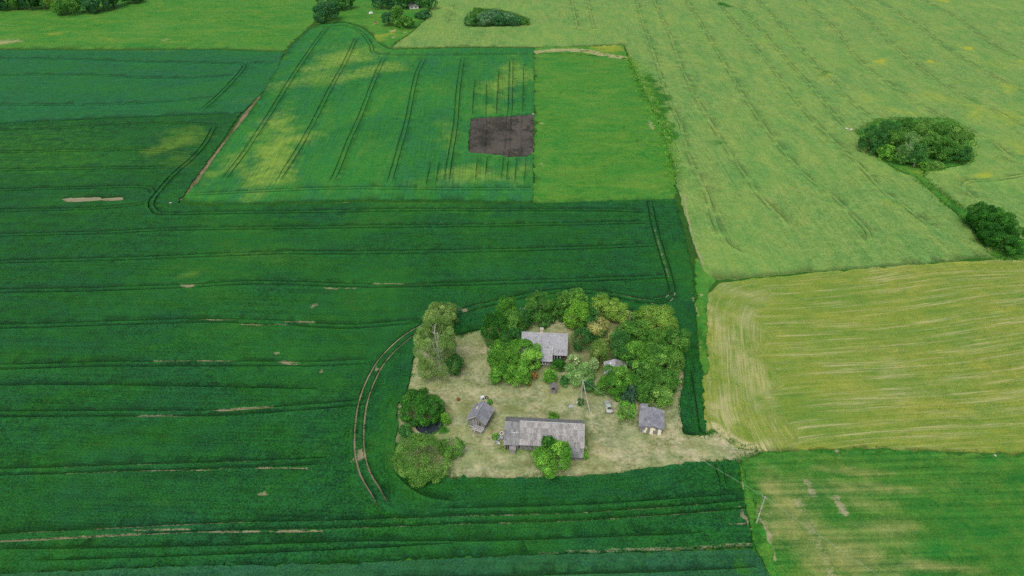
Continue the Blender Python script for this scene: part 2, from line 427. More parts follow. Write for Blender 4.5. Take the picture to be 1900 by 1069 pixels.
# ---- main wheat field round the homestead
A_OUT = [(-260, 236), (0, 230), (130, 224), (300, 217), (446, 210), (412, 262), (362, 330), (330, 376), (360, 383), (640, 376), (1000, 377), (1130, 373), (1252, 370),
         (1262, 405), (1274, 455), (1286, 505), (1289, 560), (1294, 620), (1302, 700), (1310, 808), (1312, 840), (1372, 858), (1374, 900), (1386, 960), (1397, 1006), (1400, 1014),
         (1180, 1024), (1000, 1029), (850, 1034), (620, 1044), (320, 1051), (0, 1064), (-260, 1075)]
A_TR = [
    [(-200, 246), (0, 242), (100, 238), (200, 233), (330, 229), (400, 232)],
    [(-200, 284), (0, 282), (200, 280), (300, 280), (364, 287)],
    [(-200, 318), (0, 316), (200, 313), (335, 311)],
    [(-200, 355), (0, 353), (180, 348), (270, 348), (284, 360)],
    [(397, 236), (380, 266), (354, 296), (323, 323), (293, 357), (280, 378), (287, 392), (305, 398), (438, 395), (640, 392), (900, 390), (1100, 390), (1198, 394)],
    [(-200, 393), (0, 391), (150, 388), (235, 383), (276, 374)],
    [(-200, 441), (0, 437), (200, 432), (330, 426), (640, 422), (900, 419), (1195, 414)],
    [(-200, 492), (0, 487), (250, 480), (500, 470), (640, 470), (900, 466), (1215, 456)],
    ([(-200, 547), (0, 541), (250, 535), (350, 531), (480, 526), (640, 530), (800, 529), (1000, 523), (1238, 514)], 0.1),
    ([(-200, 611), (0, 606), (280, 598), (390, 596), (520, 599), (640, 606), (770, 597)], 0.25),
    ([(-200, 685), (0, 681), (250, 676), (500, 675), (590, 676), (680, 671)], 0.3),
    ([(-200, 772), (0, 769), (250, 767), (430, 766), (560, 757), (678, 747)], 0.25),
    ([(-200, 881), (0, 876), (200, 870), (400, 864), (560, 858), (600, 857)], 0.3),
    ([(-200, 1009), (0, 998), (180, 989), (380, 979), (600, 973), (850, 965), (1100, 957), (1378, 937)], 0.35),
    ([(1258, 548), (1200, 559), (1150, 550), (1100, 543), (1050, 541), (1000, 546), (950, 556), (900, 567), (850, 580), (800, 600), (760, 621), (730, 646), (705, 676), (687, 708),
      (673, 750), (667, 795), (668, 842), (678, 880), (696, 910), (712, 938)], 0.61),
    [(1206, 376), (1215, 425), (1229, 475), (1242, 515), (1246, 545), (1232, 559), (1195, 560)],
]
A_SINGLE = [[(820, 943), (1000, 939), (1150, 932), (1368, 917)], [(1282, 690), (1290, 740), (1299, 806)], [(1325, 863), (1331, 880), (1336, 908)], [(1340, 864), (1347, 905)],
            [(735, 880), (760, 905), (800, 925), (850, 930)], [(0, 1020), (300, 1015), (600, 1008), (900, 1003), (1300, 990)], [(-100, 716), (200, 715), (560, 722), (590, 727)],
            [(760, 596), (820, 610), (850, 605)], [(60, 1040), (330, 1032), (620, 1022), (840, 1010)]]
tA = wheel_tracks([t for t in A_TR if not (isinstance(t, tuple) and t[1] > .6)], 0.42, 1.9, seed=3) + wheel_tracks([t for t in A_TR if isinstance(t, tuple) and t[1] > .6], .52, 2.1, seed=31) + wheel_tracks(A_SINGLE, 0.35, 0, seed=4)
fA = [('b', 60, 300, 400, 80, 0, 2, .55), ('b', 700, 400, 560, 24, 0, 2, .4), ('b', 700, 450, 560, 40, 0, 2, .2), ('b', 355, 531, 22, 5, 3, 0, .95), ('b', 345, 512, 40, 9, 5, 1, .6), ('b', 445, 480, 110, 26, 8, 1, .35), ('b', 330, 260, 55, 34, 0, 1, .75), ('b', 325, 300, 45, 22, 0, 1, .5), ('b', 410, 300, 30, 40, 20, 1, .45),  # first blobs: upper-left crop tone; far strips brightened for haze and view angle
      ('b', 490, 920, 14, 5, 0, 0, .8), ('b', 293, 773, 24, 4, 0, 0, .9), ('b', 456, 760, 40, 4, 3, 0, .85), ('b', 582, 568, 13, 7, 20, 0, .7), ('b', 513, 657, 8, 3, 0, 0, .8), ('b', 597, 692, 4, 6, 0, 0, .8),
      ('b', 555, 599, 18, 3, 0, 0, .95), ('b', 395, 595, 30, 2.5, 0, 0, .9), ('b', 490, 604, 30, 2.5, 0, 0, .85), ('b', 360, 672, 60, 2.5, 0, 0, .8), ('b', 530, 675, 30, 5, 0, 0, .85), ('b', 630, 537, 20, 3, 0, 0, .7),
      ('b', 740, 528, 40, 2.5, 0, 0, .85), ('b', 340, 875, 40, 2.5, 0, 0, .8), ('b', 520, 871, 35, 2.5, 0, 0, .8), ('b', 470, 989, 60, 3, 0, 0, .85), ('b', 560, 988, 30, 3, 0, 0, .8), ('b', 60, 1003, 70, 3.5, 3, 0, .8),
      ('b', 190, 996, 70, 3, 3, 0, .75), ('b', 300, 985, 40, 2.5, 0, 0, .7), ('b', 860, 578, 16, 4, -18, 0, .95), ('b', 668, 850, 13, 15, 0, 0, .95), ('b', 698, 688, 9, 6, 0, 0, .9), ('b', 735, 866, 6, 9, 20, 0, .8),
      ('b', 1288, 560, 5, 22, 0, 0, .85), ('b', 1382, 965, 9, 26, 12, 0, .85), ('b', 1370, 975, 24, 4, 5, 0, .6), ('b', 620, 740, 60, 60, 0, 1, .22), ('b', 590, 835, 40, 20, 0, 1, .25), ('b', 330, 935, 60, 14, 0, 1, .25),
      ('b', 560, 640, 120, 22, 0, 2, .0), ('b', 150, 560, 160, 40, 0, 1, .15), ('b', 460, 570, 60, 16, 0, 1, .25), ('b', 1100, 905, 300, 20, -4, 2, .34), ('b', 1380, 880, 16, 30, 0, 2, .8), ('b', 1000, 600, 260, 40, 0, 2, .15),
      ('b', 1235, 440, 30, 80, 0, 2, .2), ('b', 1290, 760, 26, 60, 0, 2, .3), ('l', [(1000, 1028), (1180, 1022), (1300, 1018), (1398, 1012)], 1.0, 0, .5),
      ('l', [(1214, 428), (1229, 478), (1240, 515)], 0.7, 0, .5), ('l', [(620, 377), (700, 376), (760, 377)], 1.0, 0, .6), ('l', [(380, 383), (460, 380), (520, 379)], .8, 0, .4), ('l', [(860, 378), (960, 378)], .8, 0, .45)]
oA = field('wheat_field', Gs(A_OUT, .4), 0.48, [M_wheat, M_rut], spacing=2.6, tracks=tA, holes=[YARD_W, BARE_W], feats=fA, rowdir=(1, -0.04), rownear=(resample(YARD_W, 3, True), 13), seed=1, jitter=.28, edge_ds=.9)
structure(oA, 'dark green wheat field with tractor ruts surrounding the farmstead')

# ---- tall wheat field beyond, yellowed in streaks
B_OUT = [(574, 54), (596, 46), (640, 42), (672, 52), (692, 68), (704, 82), (722, 92), (860, 89), (990, 90), (991, 210), (989, 292), (989, 374), (820, 371), (640, 371), (420, 378), (334, 374),
         (366, 338), (412, 272), (458, 214), (492, 166), (520, 112), (545, 80)]
TILL = [(874, 221), (930, 217), (984, 213), (990, 214), (990, 286), (978, 291), (940, 293), (932, 289), (869, 284)]
B_TR = [[(606, 50), (572, 98), (539, 148), (498, 215), (458, 276), (414, 333)], [(661, 70), (641, 114), (614, 162), (587, 215), (560, 266), (515, 337)],
        [(711, 108), (691, 155), (671, 209), (647, 263), (624, 320), (612, 340)], [(786, 108), (772, 141), (759, 205), (742, 269), (722, 340)],
        [(858, 108), (851, 162), (844, 236), (836, 286), (828, 338)], [(949, 112), (947, 188), (945, 214)], [(939, 292), (934, 335)],
        [(600, 56), (614, 50), (644, 49), (671, 61), (688, 84), (693, 99), (718, 102), (829, 103), (975, 101)], [(350, 362), (500, 354), (640, 350), (800, 351), (985, 351)]]
B_S = [[(880, 150), (876, 212)], [(903, 150), (901, 216)], [(925, 130), (921, 214)], [(972, 120), (970, 210)], [(886, 290), (882, 335)], [(905, 290), (902, 330)], [(958, 294), (955, 340)], [(975, 294), (972, 340)],
       [(800, 300), (790, 345)], [(815, 300), (808, 345)]]
tB = wheel_tracks(B_TR, 0.3, 2.0, ds=4, seed=5) + wheel_tracks(B_S, 0.3, 0, ds=5, seed=6)
fB = [('b', 520, 275, 56.7, 83.7, 18, 1, 0.8), ('b', 478, 330, 81.0, 24.3, 0, 1, 0.68), ('b', 430, 305, 40.5, 40.5, 25, 1, 0.56), ('b', 560, 150, 121.5, 18.9, 8, 1, 0.56), ('b', 630, 105, 81.0, 29.7, 0, 1, 0.68), ('b', 680, 135, 81.0, 18.9, 10, 1, 0.6),
      ('b', 850, 330, 101.2, 24.3, 0, 1, 0.6), ('b', 830, 250, 37.8, 40.5, 0, 1, 0.4), ('b', 945, 150, 59.4, 45.9, 0, 1, 0.6), ('b', 900, 205, 54.0, 16.2, 0, 1, 0.44), ('b', 500, 235, 32.4, 54.0, 20, 1, 0.56), ('b', 960, 320, 35.1, 32.4, 0, 1, 0.48), ('b', 600, 225, 32.4, 40.5, 0, 1, 0.24)]
oB = field('wheat_field', Gs(B_OUT, .4), 0.38, [M_wheat_mid, M_rut], spacing=4, tracks=tB, holes=[Gs(TILL + [(869, 270), (870, 255), (871, 240), (873, 228)], .2)], feats=fB, rowdir=G(742, 269) - G(772, 141), edge_ds=2.5, seed=2)
structure(oB, 'green wheat field streaked yellow, around the ploughed brown square')

# ---- ploughed square
oP = field('ploughed_plot', Gs(TILL, .1), 0.2, [M_till], base=(.42, 0, 0), spacing=.8, rowdir=G(742, 269) - G(772, 141), rough=.9, edge_ds=.8, seed=5, jitter=.2,
           tracks=wheel_tracks([[(945, 214), (942, 250), (939, 292)]], .5, 2.0, seed=21) + wheel_tracks([[(903, 217), (900, 286)], [(968, 214), (965, 290)]], .3, 0, seed=22), feats=[('b', 930, 275, 60, 14, 0, 0, .75), ('b', 968, 240, 22, 50, 0, 0, .8), ('b', 880, 255, 14, 40, 0, 0, .5), ('b', 985, 216, 8, 5, 0, 0, 1)])
structure(oP, 'dark brown ploughed square of soil inside the wheat', 'plot')

# ---- blue-green field on the left
I_OUT = [(-260, 94), (0, 93), (200, 94), (400, 93), (526, 97), (516, 124), (490, 168), (448, 210), (300, 215), (130, 222), (0, 228), (-260, 234)]
I_TR = [[(-200, 109), (0, 109), (170, 111), (270, 116), (430, 118), (452, 121), (447, 133), (432, 150), (405, 178), (372, 206)], [(-200, 140), (0, 140), (170, 140), (270, 145), (400, 144), (430, 138)],
        [(-200, 197), (0, 196), (200, 194), (340, 187), (396, 181)], [(450, 118), (505, 117)]]
oI = field('crop_field', Gs(I_OUT, .4), 0.45, [M_blue, M_rut], spacing=5, tracks=wheel_tracks(I_TR, .45, 2.0, ds=5, seed=7), edge_ds=3, seed=3, jitter=.3,
           feats=[('b', 280, 97, 90, 6, 0, 1, .35), ('b', 350, 178, 100, 10, 0, 1, .25), ('b', 460, 190, 40, 14, 0, 1, .3)])
structure(oI, 'blue-green crop field at left with one hairpin tractor track')

# ---- large pale field on the right
Fp_OUT = [(815, -60), (803, 6), (790, 36), (765, 60), (738, 78), (725, 89), (860, 86), (990, 87), (1060, 86), (1158, 82), (1168, 108), (1206, 190), (1232, 250), (1250, 300), (1258, 352),
          (1272, 400), (1290, 460), (1306, 505), (1330, 519), (1400, 513), (1500, 503), (1640, 494), (1760, 484), (1832, 475), (1850, 480), (1905, 478), (2250, 462), (2250, -60)]
px = lambda pts: [(1260 + a / 2.969, b / 2.969) for a, b in pts]
F_TR = [px([(0, 340), (60, 480), (140, 620), (230, 770), (330, 920), (430, 1069)]) + [(1422, 378), (1460, 418)],
        px([(0, 650), (50, 850), (150, 1069)]) + [(1324, 408), (1343, 450), (1370, 469)],
        px([(40, 0), (150, 180), (280, 400), (400, 600), (560, 820), (700, 970), (830, 1069)]) + [(1560, 378), (1608, 427), (1612, 450)],
        px([(200, 0), (340, 170), (500, 360), (640, 550), (800, 730), (1000, 920), (1130, 1060)]) + [(1668, 374), (1720, 415), (1750, 432)],
        px([(330, 30), (480, 200), (600, 340), (720, 470), (860, 640), (920, 700)]), px([(430, 0), (560, 140), (680, 280), (850, 460), (960, 570), (1060, 650)]),
        px([(680, 0), (850, 150), (1000, 340), (1180, 480), (1380, 610), (1600, 720), (1750, 800), (1850, 900)]), px([(920, 0), (1130, 200), (1330, 380), (1560, 520), (1800, 640), (1950, 720)]),
        px([(1090, 0), (1300, 130), (1500, 280), (1700, 400), (1950, 530)]), px([(1350, 0), (1560, 120), (1750, 260), (1950, 360)]),
        px([(1930, 960), (1750, 990), (1600, 1000), (1570, 1030), (1600, 1069)]) + [(1812, 372)],
        [(1214, 0), (1240, 60), (1262, 116)], [(1180, 0), (1192, 40), (1210, 90), (1235, 170), (1262, 232)], [(1060, 0), (1066, 30), (1074, 60)], [(1090, 0), (1102, 55)], [(840, 10), (832, 30), (826, 45)]]
tF = wheel_tracks(F_TR, .17, 1.9, ds=3, seed=8, broken=.12)
pb = lambda a, b, rx, ry, st: ('b', 1260 + a / 2.969, b / 2.969, rx, ry, 0, 1, st)
fF = [pb(1110, 340, 16, 7, 1), pb(1580, 265, 15, 6, 1), pb(1390, 345, 12, 5, .95), pb(1820, 490, 26, 12, .6), pb(800, 420, 24, 12, .5), pb(1680, 970, 30, 6, .85), pb(1640, 630, 40, 16, .5), pb(1460, 5, 18, 5, .8),
      pb(1040, 60, 40, 18, .35), pb(1200, 160, 50, 20, .35), pb(1780, 640, 60, 20, .5), pb(1850, 800, 40, 26, .5), pb(1500, 560, 60, 20, .45), pb(1240, 620, 40, 8, .55), pb(1700, 350, 60, 20, .35), pb(1030, 545, 20, 8, .4),
      pb(650, 370, 40, 16, .25), pb(1880, 340, 26, 8, .5), pb(1050, 480, 60, 26, .2),
      ('b', 1655, 380, 24, 10, 0, 1, .5), ('b', 1040, 8, 60, 8, 0, 1, .2), ('b', 1185, 32, 24, 4, 0, 1, .4), ('b', 820, 52, 40, 10, 0, 1, .3),
      ('b', 1225, 195, 26, 46, -18, 2, 1), ('b', 1205, 150, 18, 22, -18, 2, .9), ('b', 1242, 245, 22, 26, 0, 2, .9), ('b', 1320, 264, 34, 8, -4, 2, .55), ('b', 1345, 11, 15, 8, 0, 2, 1.0), ('b', 1345, 11, 12, 6, 0, 1, .45),
      ('b', 1528, 136, 22, 9, 35, 2, .6), ('b', 1590, 128, 12, 5, 0, 2, .4), ('l', [(1270, 365), (1277, 410), (1290, 455), (1304, 492)], 1.0, 0, .75), ('l', [(1263, 360), (1262, 385), (1275, 430)], .8, 0, .55),
      ('b', 1212, 235, 4, 22, -12, 0, .8), ('b', 1298, 480, 12, 30, -12, 2, .5)]
STRIP = [(1588, 244), (1612, 232), (1640, 222), (1760, 222), (1800, 250), (1806, 290), (1790, 305), (1740, 316), (1716, 318), (1712, 330), (1740, 352), (1782, 386), (1806, 396), (1850, 420), (1900, 450), (1903, 478), (1846, 480),
         (1830, 466), (1806, 430), (1776, 398), (1738, 366), (1700, 330), (1668, 318), (1636, 298), (1604, 268)]
BUSHES = [(862, 40), (866, 26), (890, 15), (930, 18), (960, 26), (984, 36), (980, 44), (950, 49), (880, 50), (864, 48)]
oF = field('crop_field', Gs(Fp_OUT, .4), 0.28, [M_pale, M_rut_pale], spacing=5, tracks=tF, feats=fF, holes=[Gs(STRIP, .3), Gs(BUSHES + [(861, 44), (870, 22), (875, 50)], .3)], rowdir=G(1371, 310) - G(1307, 209), edge_ds=2.5, jitter=.25, seed=4)
structure(oF, 'huge pale green crop field with yellow weeds at right')

# ---- meadow beside the wheat
H_OUT = [(991, 94), (1060, 100), (1120, 104), (1166, 112), (1204, 190), (1230, 250), (1248, 300), (1256, 352), (1252, 371), (1130, 374), (1000, 377), (990, 376), (991, 292), (992, 210)]
oH = field('meadow', Gs(H_OUT, .2), 0.22, [M_meadow], spacing=4, rough=.3, edge_ds=2, jitter=.8, seed=6, base=(0, 0, .3),
           feats=[('b', 1060, 180, 30, 10, 0, 1, .35), ('b', 1150, 340, 60, 16, 0, 0, .3), ('b', 1230, 350, 26, 16, 0, 0, .4), ('b', 1003, 230, 8, 3, 0, 0, .7), ('b', 1006, 306, 7, 3, 0, 0, .7), ('b', 1207, 230, 4, 18, -12, 0, .9),
                  ('b', 1180, 270, 30, 14, 0, 1, .3), ('b', 1090, 130, 90, 20, 0, 2, .45), ('b', 1140, 210, 80, 24, 0, 2, .4), ('b', 1190, 160, 20, 50, -18, 2, .8), ('b', 1010, 210, 16, 40, 0, 2, .35)])
structure(oH, 'bright green meadow right of the ploughed square', 'meadow')
oH2 = field('dry_grass_bank', Gs([(990, 90), (1060, 88), (1157, 84), (1166, 112), (1120, 105), (1060, 101), (992, 100)], .3), 0.5, [M_meadow], spacing=2.5, rough=.3, edge_ds=2, jitter=.4, seed=7,
            feats=[('l', [(992, 99), (1040, 94), (1085, 95), (1120, 103), (1162, 109)], 7, 0, .9), ('b', 1120, 92, 50, 10, 0, 1, .9)])
structure(oH2, 'strip of dry pale grass and yellow weeds above the meadow', 'grass strip')

# ---- mown hay field
E_OUT = [(1312, 548), (1330, 527), (1400, 517), (1600, 499), (1760, 487), (1900, 481), (2250, 468), (2250, 855), (1900, 843), (1720, 837), (1560, 832), (1430, 837), (1395, 842), (1352, 822), (1322, 796), (1310, 808), (1306, 760), (1303, 700), (1312, 640), (1310, 590)]
def hay_rows(P):
    d1, a1 = dist_poly(P, resample(Gs([(2250, 462), (1900, 478), (1600, 496), (1400, 514), (1280, 524)]), 6))
    d2, a2 = dist_poly(P, resample(Gs([(1335, 500), (1316, 552), (1314, 650), (1318, 740), (1330, 790), (1350, 830), (1370, 880)]), 4))
    k = 5.0; near = d2 < 15 + 2.5 * np.sin(P[:, 1] * .35)
    sm = -k * np.log(np.exp(-d1 / k) + np.exp(-d2 / k) + 1e-12)
    return np.where(near[:, None], np.stack([a2, sm], 1), np.stack([a1, d1 + 1.6 * np.sin(P[:, 0] * .06 + P[:, 1] * .03)], 1))
E_ROW = resample(Gs([(2250, 462), (1900, 478), (1600, 496), (1400, 514), (1340, 524), (1316, 552), (1314, 650), (1318, 740), (1338, 795), (1400, 832), (1560, 832), (1900, 843), (2250, 858)]), 5)
oE = field('hay_field', Gs(E_OUT, .05), 0.09, [M_hay], spacing=1.4, rowfn=hay_rows, rough=.2, edge_ds=2, jitter=.3, seed=8,
           feats=[('b', 1350, 640, 28, 110, 0, 0, .6), ('b', 1385, 590, 22, 40, 0, 0, .6), ('b', 1402, 690, 20, 60, 0, 0, .6), ('b', 1345, 760, 30, 40, -10, 0, .8), ('b', 1380, 545, 50, 14, -5, 0, .5), ('b', 1640, 680, 40, 20, 0, 0, .35),
                  ('b', 1400, 825, 40, 8, 8, 0, .9), ('b', 1660, 735, 40, 14, 0, 0, .35), ('l', [(1322, 790), (1345, 806), (1380, 826), (1420, 836)], 2.4, 0, 1), ('b', 1450, 640, 40, 60, 0, 1, .3), ('b', 1600, 800, 200, 20, 0, 1, .2)])
structure(oE, 'mown yellow-green hay field with pale straw swaths at right')

# ---- patchy young crop, lower right
D_OUT = [(1376, 850), (1428, 840), (1560, 834), (1720, 839), (1900, 845), (2250, 858), (2250, 1230), (1480, 1230), (1442, 1069), (1420, 1000), (1395, 930), (1376, 880)]
dl = lambda pts, w, st: ('l', [(1240 + a / 2.879, 760 + b / 2.879) for a, b in pts], w, 0, st)
db = lambda a, b, rx, ry, ang, ch, st: ('b', 1240 + a / 2.879, 760 + b / 2.879, rx, ry, ang, ch, st)
fD = [('b', 1480, 900, 90, 30, 0, 1, .5), ('b', 1500, 1020, 90, 80, 0, 1, .6), ('b', 1620, 930, 120, 20, 0, 1, .45), ('b', 1470, 960, 70, 130, -15, 1, .6), ('b', 1560, 1000, 130, 80, 0, 1, .55), db(620, 560, 50, 90, -18, 1, .75), db(800, 700, 60, 70, -18, 1, .6), db(860, 440, 90, 30, 0, 1, .5), dl([(740, 388), (775, 455)], 2.0, .62), dl([(895, 470), (945, 555)], 1.9, .66), dl([(700, 500), (760, 640), (840, 800), (880, 890)], 2.6, .5), dl([(390, 380), (440, 500), (520, 660), (560, 800)], 1.4, .7),
      db(530, 590, 24, 40, -20, 0, .5), db(905, 230, 6, 12, 0, 0, .8), db(650, 640, 30, 60, -20, 1, .7), db(1000, 760, 120, 40, 0, 1, .75), db(900, 330, 110, 12, 0, 1, .6), db(1150, 430, 130, 16, 0, 1, .6), db(1100, 620, 100, 26, 0, 1, .55),
      db(680, 420, 30, 30, -20, 1, .6), db(1350, 850, 120, 16, 0, 1, .7), db(1500, 420, 90, 18, 0, 1, .35), db(600, 640, 40, 60, 0, 0, .18), db(1000, 470, 90, 40, 0, 0, .16), db(900, 800, 160, 50, 0, 0, .2), db(1750, 600, 100, 120, 0, 2, .3), db(1500, 300, 100, 20, 0, 2, .25), db(480, 300, 60, 14, 0, 2, .3), db(780, 500, 24, 24, 0, 2, .5)]
oD = field('young_crop_field', Gs(D_OUT, .1), 0.14, [M_patchy], spacing=2.0, rough=.3, rowdir=(1, .03), feats=fD, edge_ds=1.5, jitter=.35, seed=9)
structure(oD, 'patchy young crop with bare strips in the lower right corner')

# ---- blue-green strip along the bottom
oC = field('crop_field', Gs([(-260, 1077), (0, 1065.5), (320, 1052.5), (620, 1045.5), (850, 1035.5), (1000, 1030.5), (1200, 1025.5), (1400, 1018), (1412, 1040), (1426, 1069), (1470, 1230), (-260, 1230)], .4), 0.5, [M_blue_near, M_rut], spacing=2.2, seed=10,
           tracks=wheel_tracks([[(700, 1075), (1060, 1066), (1400, 1052)]], .5, 0, seed=12), feats=[('b', 1380, 1050, 40, 30, 0, 2, .7)])
structure(oC, 'blue-green crop strip along the bottom edge')

# ---- pale meadow top left
J_OUT = [(-300, -60), (590, -60), (590, 20), (580, 44), (560, 60), (540, 82), (527, 96), (400, 91), (200, 92), (0, 91), (-300, 93)]
oJ = field('pasture', Gs(J_OUT, .1), 0.15, [M_meadow], spacing=7, rough=.3, edge_ds=4, jitter=.5, seed=11,
           feats=[('b', 10, 79, 50, 8, 0, 0, .95), ('b', 8, 46, 18, 4, 0, 0, .6), ('b', 300, 75, 26, 6, 0, 0, .55), ('b', 360, 45, 50, 10, 0, 0, .25), ('b', 200, 71, 30, 6, 0, 1, .5), ('b', 100, 62, 24, 5, 0, 1, .6), ('b', 120, 55, 90, 10, 0, 2, .35),
                  ('b', 380, 58, 40, 6, 0, 1, .35), ('b', 60, 25, 70, 3, 0, 2, .4), ('b', 440, 30, 100, 20, 0, 2, .3), ('b', 560, 80, 14, 20, 10, 2, .6), ('b', 490, 26, 40, 6, 0, 1, .3), ('b', 440, 75, 60, 6, 0, 0, .2)])
structure(oJ, 'pale green pasture across the top left', 'pasture')

# ---- grass round the far farmstead and along the boundary strips
oT = field('grass_verge', Gs([(592, -60), (815, -60), (803, 8), (788, 38), (763, 60), (735, 78), (722, 91), (704, 80), (690, 62), (668, 48), (636, 40), (596, 44), (582, 44), (592, 18)], .1), .2, [M_meadow], spacing=4, rough=.4, edge_ds=3, jitter=.4, seed=12,
           feats=[('b', 735, 66, 10, 8, 0, 0, .5), ('b', 730, 58, 9, 4, 0, 0, .9), ('b', 730, 70, 6, 3, 0, 0, .7), ('b', 750, 61, 6, 2, 0, 0, .8), ('b', 712, 66, 24, 8, 20, 1, .8), ('b', 697, 43, 6, 4, 0, 0, .9), ('b', 680, 33, 50, 10, 0, 2, .5), ('b', 770, 45, 24, 10, 0, 2, .6), ('b', 668, 4, 20, 8, 0, 0, .3)])
structure(oT, 'lush grass round the far trees at the top centre', 'grass')
oS = field('grass_verge', Gs(STRIP, .15), .3, [M_meadow], spacing=2.5, rough=.4, edge_ds=2.5, jitter=.3, seed=13, feats=[('b', 1705, 322, 30, 8, 0, 1, .6), ('b', 1834, 464, 8, 5, 30, 0, .8), ('b', 1780, 392, 40, 18, 40, 2, .8), ('b', 1840, 450, 60, 60, 0, 2, .7), ('b', 1700, 260, 110, 60, 0, 2, .7)])
structure(oS, 'grass strip under the copse running down to the dark shrubs', 'grass')
oV = field('grass_verge', Gs([(1290, 470), (1308, 508), (1330, 520), (1312, 548), (1310, 590), (1312, 640), (1316, 690), (1303, 702), (1297, 640), (1292, 590), (1290, 540)], .15), .3, [M_meadow], spacing=1.6, rough=.4, edge_ds=1.5, jitter=.3, seed=14,
           feats=[('b', 1288, 565, 4, 26, 0, 0, .9), ('b', 1300, 548, 4, 4, 0, 0, .9), ('b', 1303, 630, 14, 60, 0, 2, .8), ('b', 1293, 630, 2.5, 22, 0, 0, .7)])
structure(oV, 'bright grass verge between wheat and mown hay field', 'grass')
oW = field('grass_verge', Gs([(1373, 858), (1378, 880), (1398, 930), (1424, 1000), (1446, 1069), (1480, 1230), (1466, 1230), (1428, 1069), (1412, 1038), (1398, 1008), (1388, 960), (1376, 900)], .15), .25, [M_meadow], spacing=1.4, rough=.4, edge_ds=1.5, jitter=.2, seed=15,
           feats=[('b', 1377, 903, 3.5, 14, -20, 0, .9), ('b', 1385, 970, 6, 20, -10, 0, .8), ('b', 1405, 1000, 16, 50, -12, 2, .8), ('b', 1384, 890, 8, 30, 0, 2, .6), ('b', 1412, 960, 3, 20, -20, 0, .6)])
structure(oW, 'bright grass verge beside the lone pole at lower right', 'grass')

# ---- ditch of bare earth between the fields
dl_c = resample(Gs([(524, 100), (512, 128), (490, 167), (470, 195), (455, 214), (436, 244), (412, 276), (388, 308), (362, 341), (340, 365), (318, 379)]), 2)
nn = normals2(dl_c); wd = np.interp(np.linspace(0, 1, len(dl_c)), [0, .3, .6, .85, 1], [.5, 1.0, 1.3, 1.9, .9])[:, None]
oDi = field('ditch', np.vstack([dl_c + nn * wd, (dl_c - nn * wd)[::-1]]), .09, [M_ditch], spacing=1.2, rough=.5, edge_ds=1.2, jitter=.15, seed=16, feats=[('b', 340, 362, 20, 20, 0, 0, .95), ('b', 400, 292, 30, 50, 0, 0, .7), ('b', 470, 195, 40, 60, 0, 0, .55)])
structure(oDi, 'brown dry ditch slanting between two wheat fields', 'ditch')
oBp = field('bare_strip', BARE_W, .1, [M_stone_soil], spacing=1.5, rough=.3, edge_ds=1.5, jitter=.3, seed=17, base=(.9, 0, 0))
structure(oBp, 'pale bare rectangle of earth in the wheat at left', 'bare patch')

# ---- farmyard
yb = lambda cx, cy, rx, ry, ch, st, a=0: ('b', cx, cy, rx, ry, a, ch, st)
fY = [yb(840, 730, 22, 8, 0, .5), yb(870, 760, 20, 26, 1, .7), yb(860, 782, 14, 10, 0, .4), yb(860, 835, 12, 20, 0, .75), yb(850, 850, 14, 14, 0, .6), yb(945, 868, 60, 12, 0, .3), yb(945, 760, 30, 10, 1, .8), yb(950, 735, 24, 12, 1, .4),
      yb(985, 745, 30, 14, 0, .25), yb(1020, 770, 40, 8, 1, .7), yb(1100, 745, 26, 16, 1, .5), yb(1155, 800, 40, 12, 1, .35), yb(1095, 830, 12, 40, 1, .7), yb(1200, 815, 60, 8, 0, .35), yb(1240, 770, 14, 40, 0, .35), yb(1245, 740, 10, 50, 1, .35),
      yb(1150, 850, 70, 10, 0, .3), yb(985, 690, 30, 20, 1, .7), yb(985, 690, 26, 14, 2, .35), yb(1000, 640, 110, 50, 1, .55), yb(1070, 640, 30, 24, 1, .8), yb(1140, 650, 80, 70, 1, .9), yb(1140, 650, 80, 70, 2, .4), yb(820, 790, 22, 22, 2, .75), yb(832, 770, 12, 30, 2, .55),  # patches under the grove darken the lawn, contact shade put into its colour
      yb(1080, 770, 20, 10, 1, .5), yb(930, 835, 20, 14, 1, .6), yb(1290, 835, 60, 14, 0, .2), yb(1350, 835, 30, 10, 1, .3), yb(1085, 845, 20, 12, 2, .5), yb(1088, 815, 5, 28, 2, .6), yb(920, 812, 10, 10, 2, .6), yb(900, 748, 12, 7, 2, .4), yb(985, 862, 30, 12, 1, .7), yb(880, 640, 40, 20, 1, .4),
      yb(1340, 850, 10, 8, 2, .3), yb(775, 680, 10, 40, 2, .3), yb(745, 810, 20, 70, 2, .7), yb(1025, 890, 50, 6, 2, .5)]
oY = field('farmyard', YARD_W, .06, [M_yard], spacing=1.3, holes=[POND], feats=fY, rough=.4, edge_ds=1.2, jitter=.15, seed=18, skirt=-.9)
structure(oY, 'mown straw-coloured farmyard lawn round the old buildings', 'yard')

b = NB('pond_water'); pos = b.n('ShaderNodeNewGeometry').outputs['Position']
b.bsdf(C(56, 62, 74), 0.06, 0.5, b.noise(pos, 1.5, 2.0), 0.08, 0.05); M_water = b.m  # murky slate-blue base with the sky's reflection put into the colour
pw = resample(POND, 1.0, True); pc = pw.mean(0)
mb = MB(); mb.v = [(pc[0], pc[1], -.3)] + [(pc[0] + (q[0] - pc[0]) * 1.06, pc[1] + (q[1] - pc[1]) * 1.06, -.3) for q in pw]
mb.f = [(0, i + 1, (i + 1) % len(pw) + 1) for i in range(len(pw))]
structure(mb.make('pond', M_water), 'small dark pond between two round trees', 'pond')

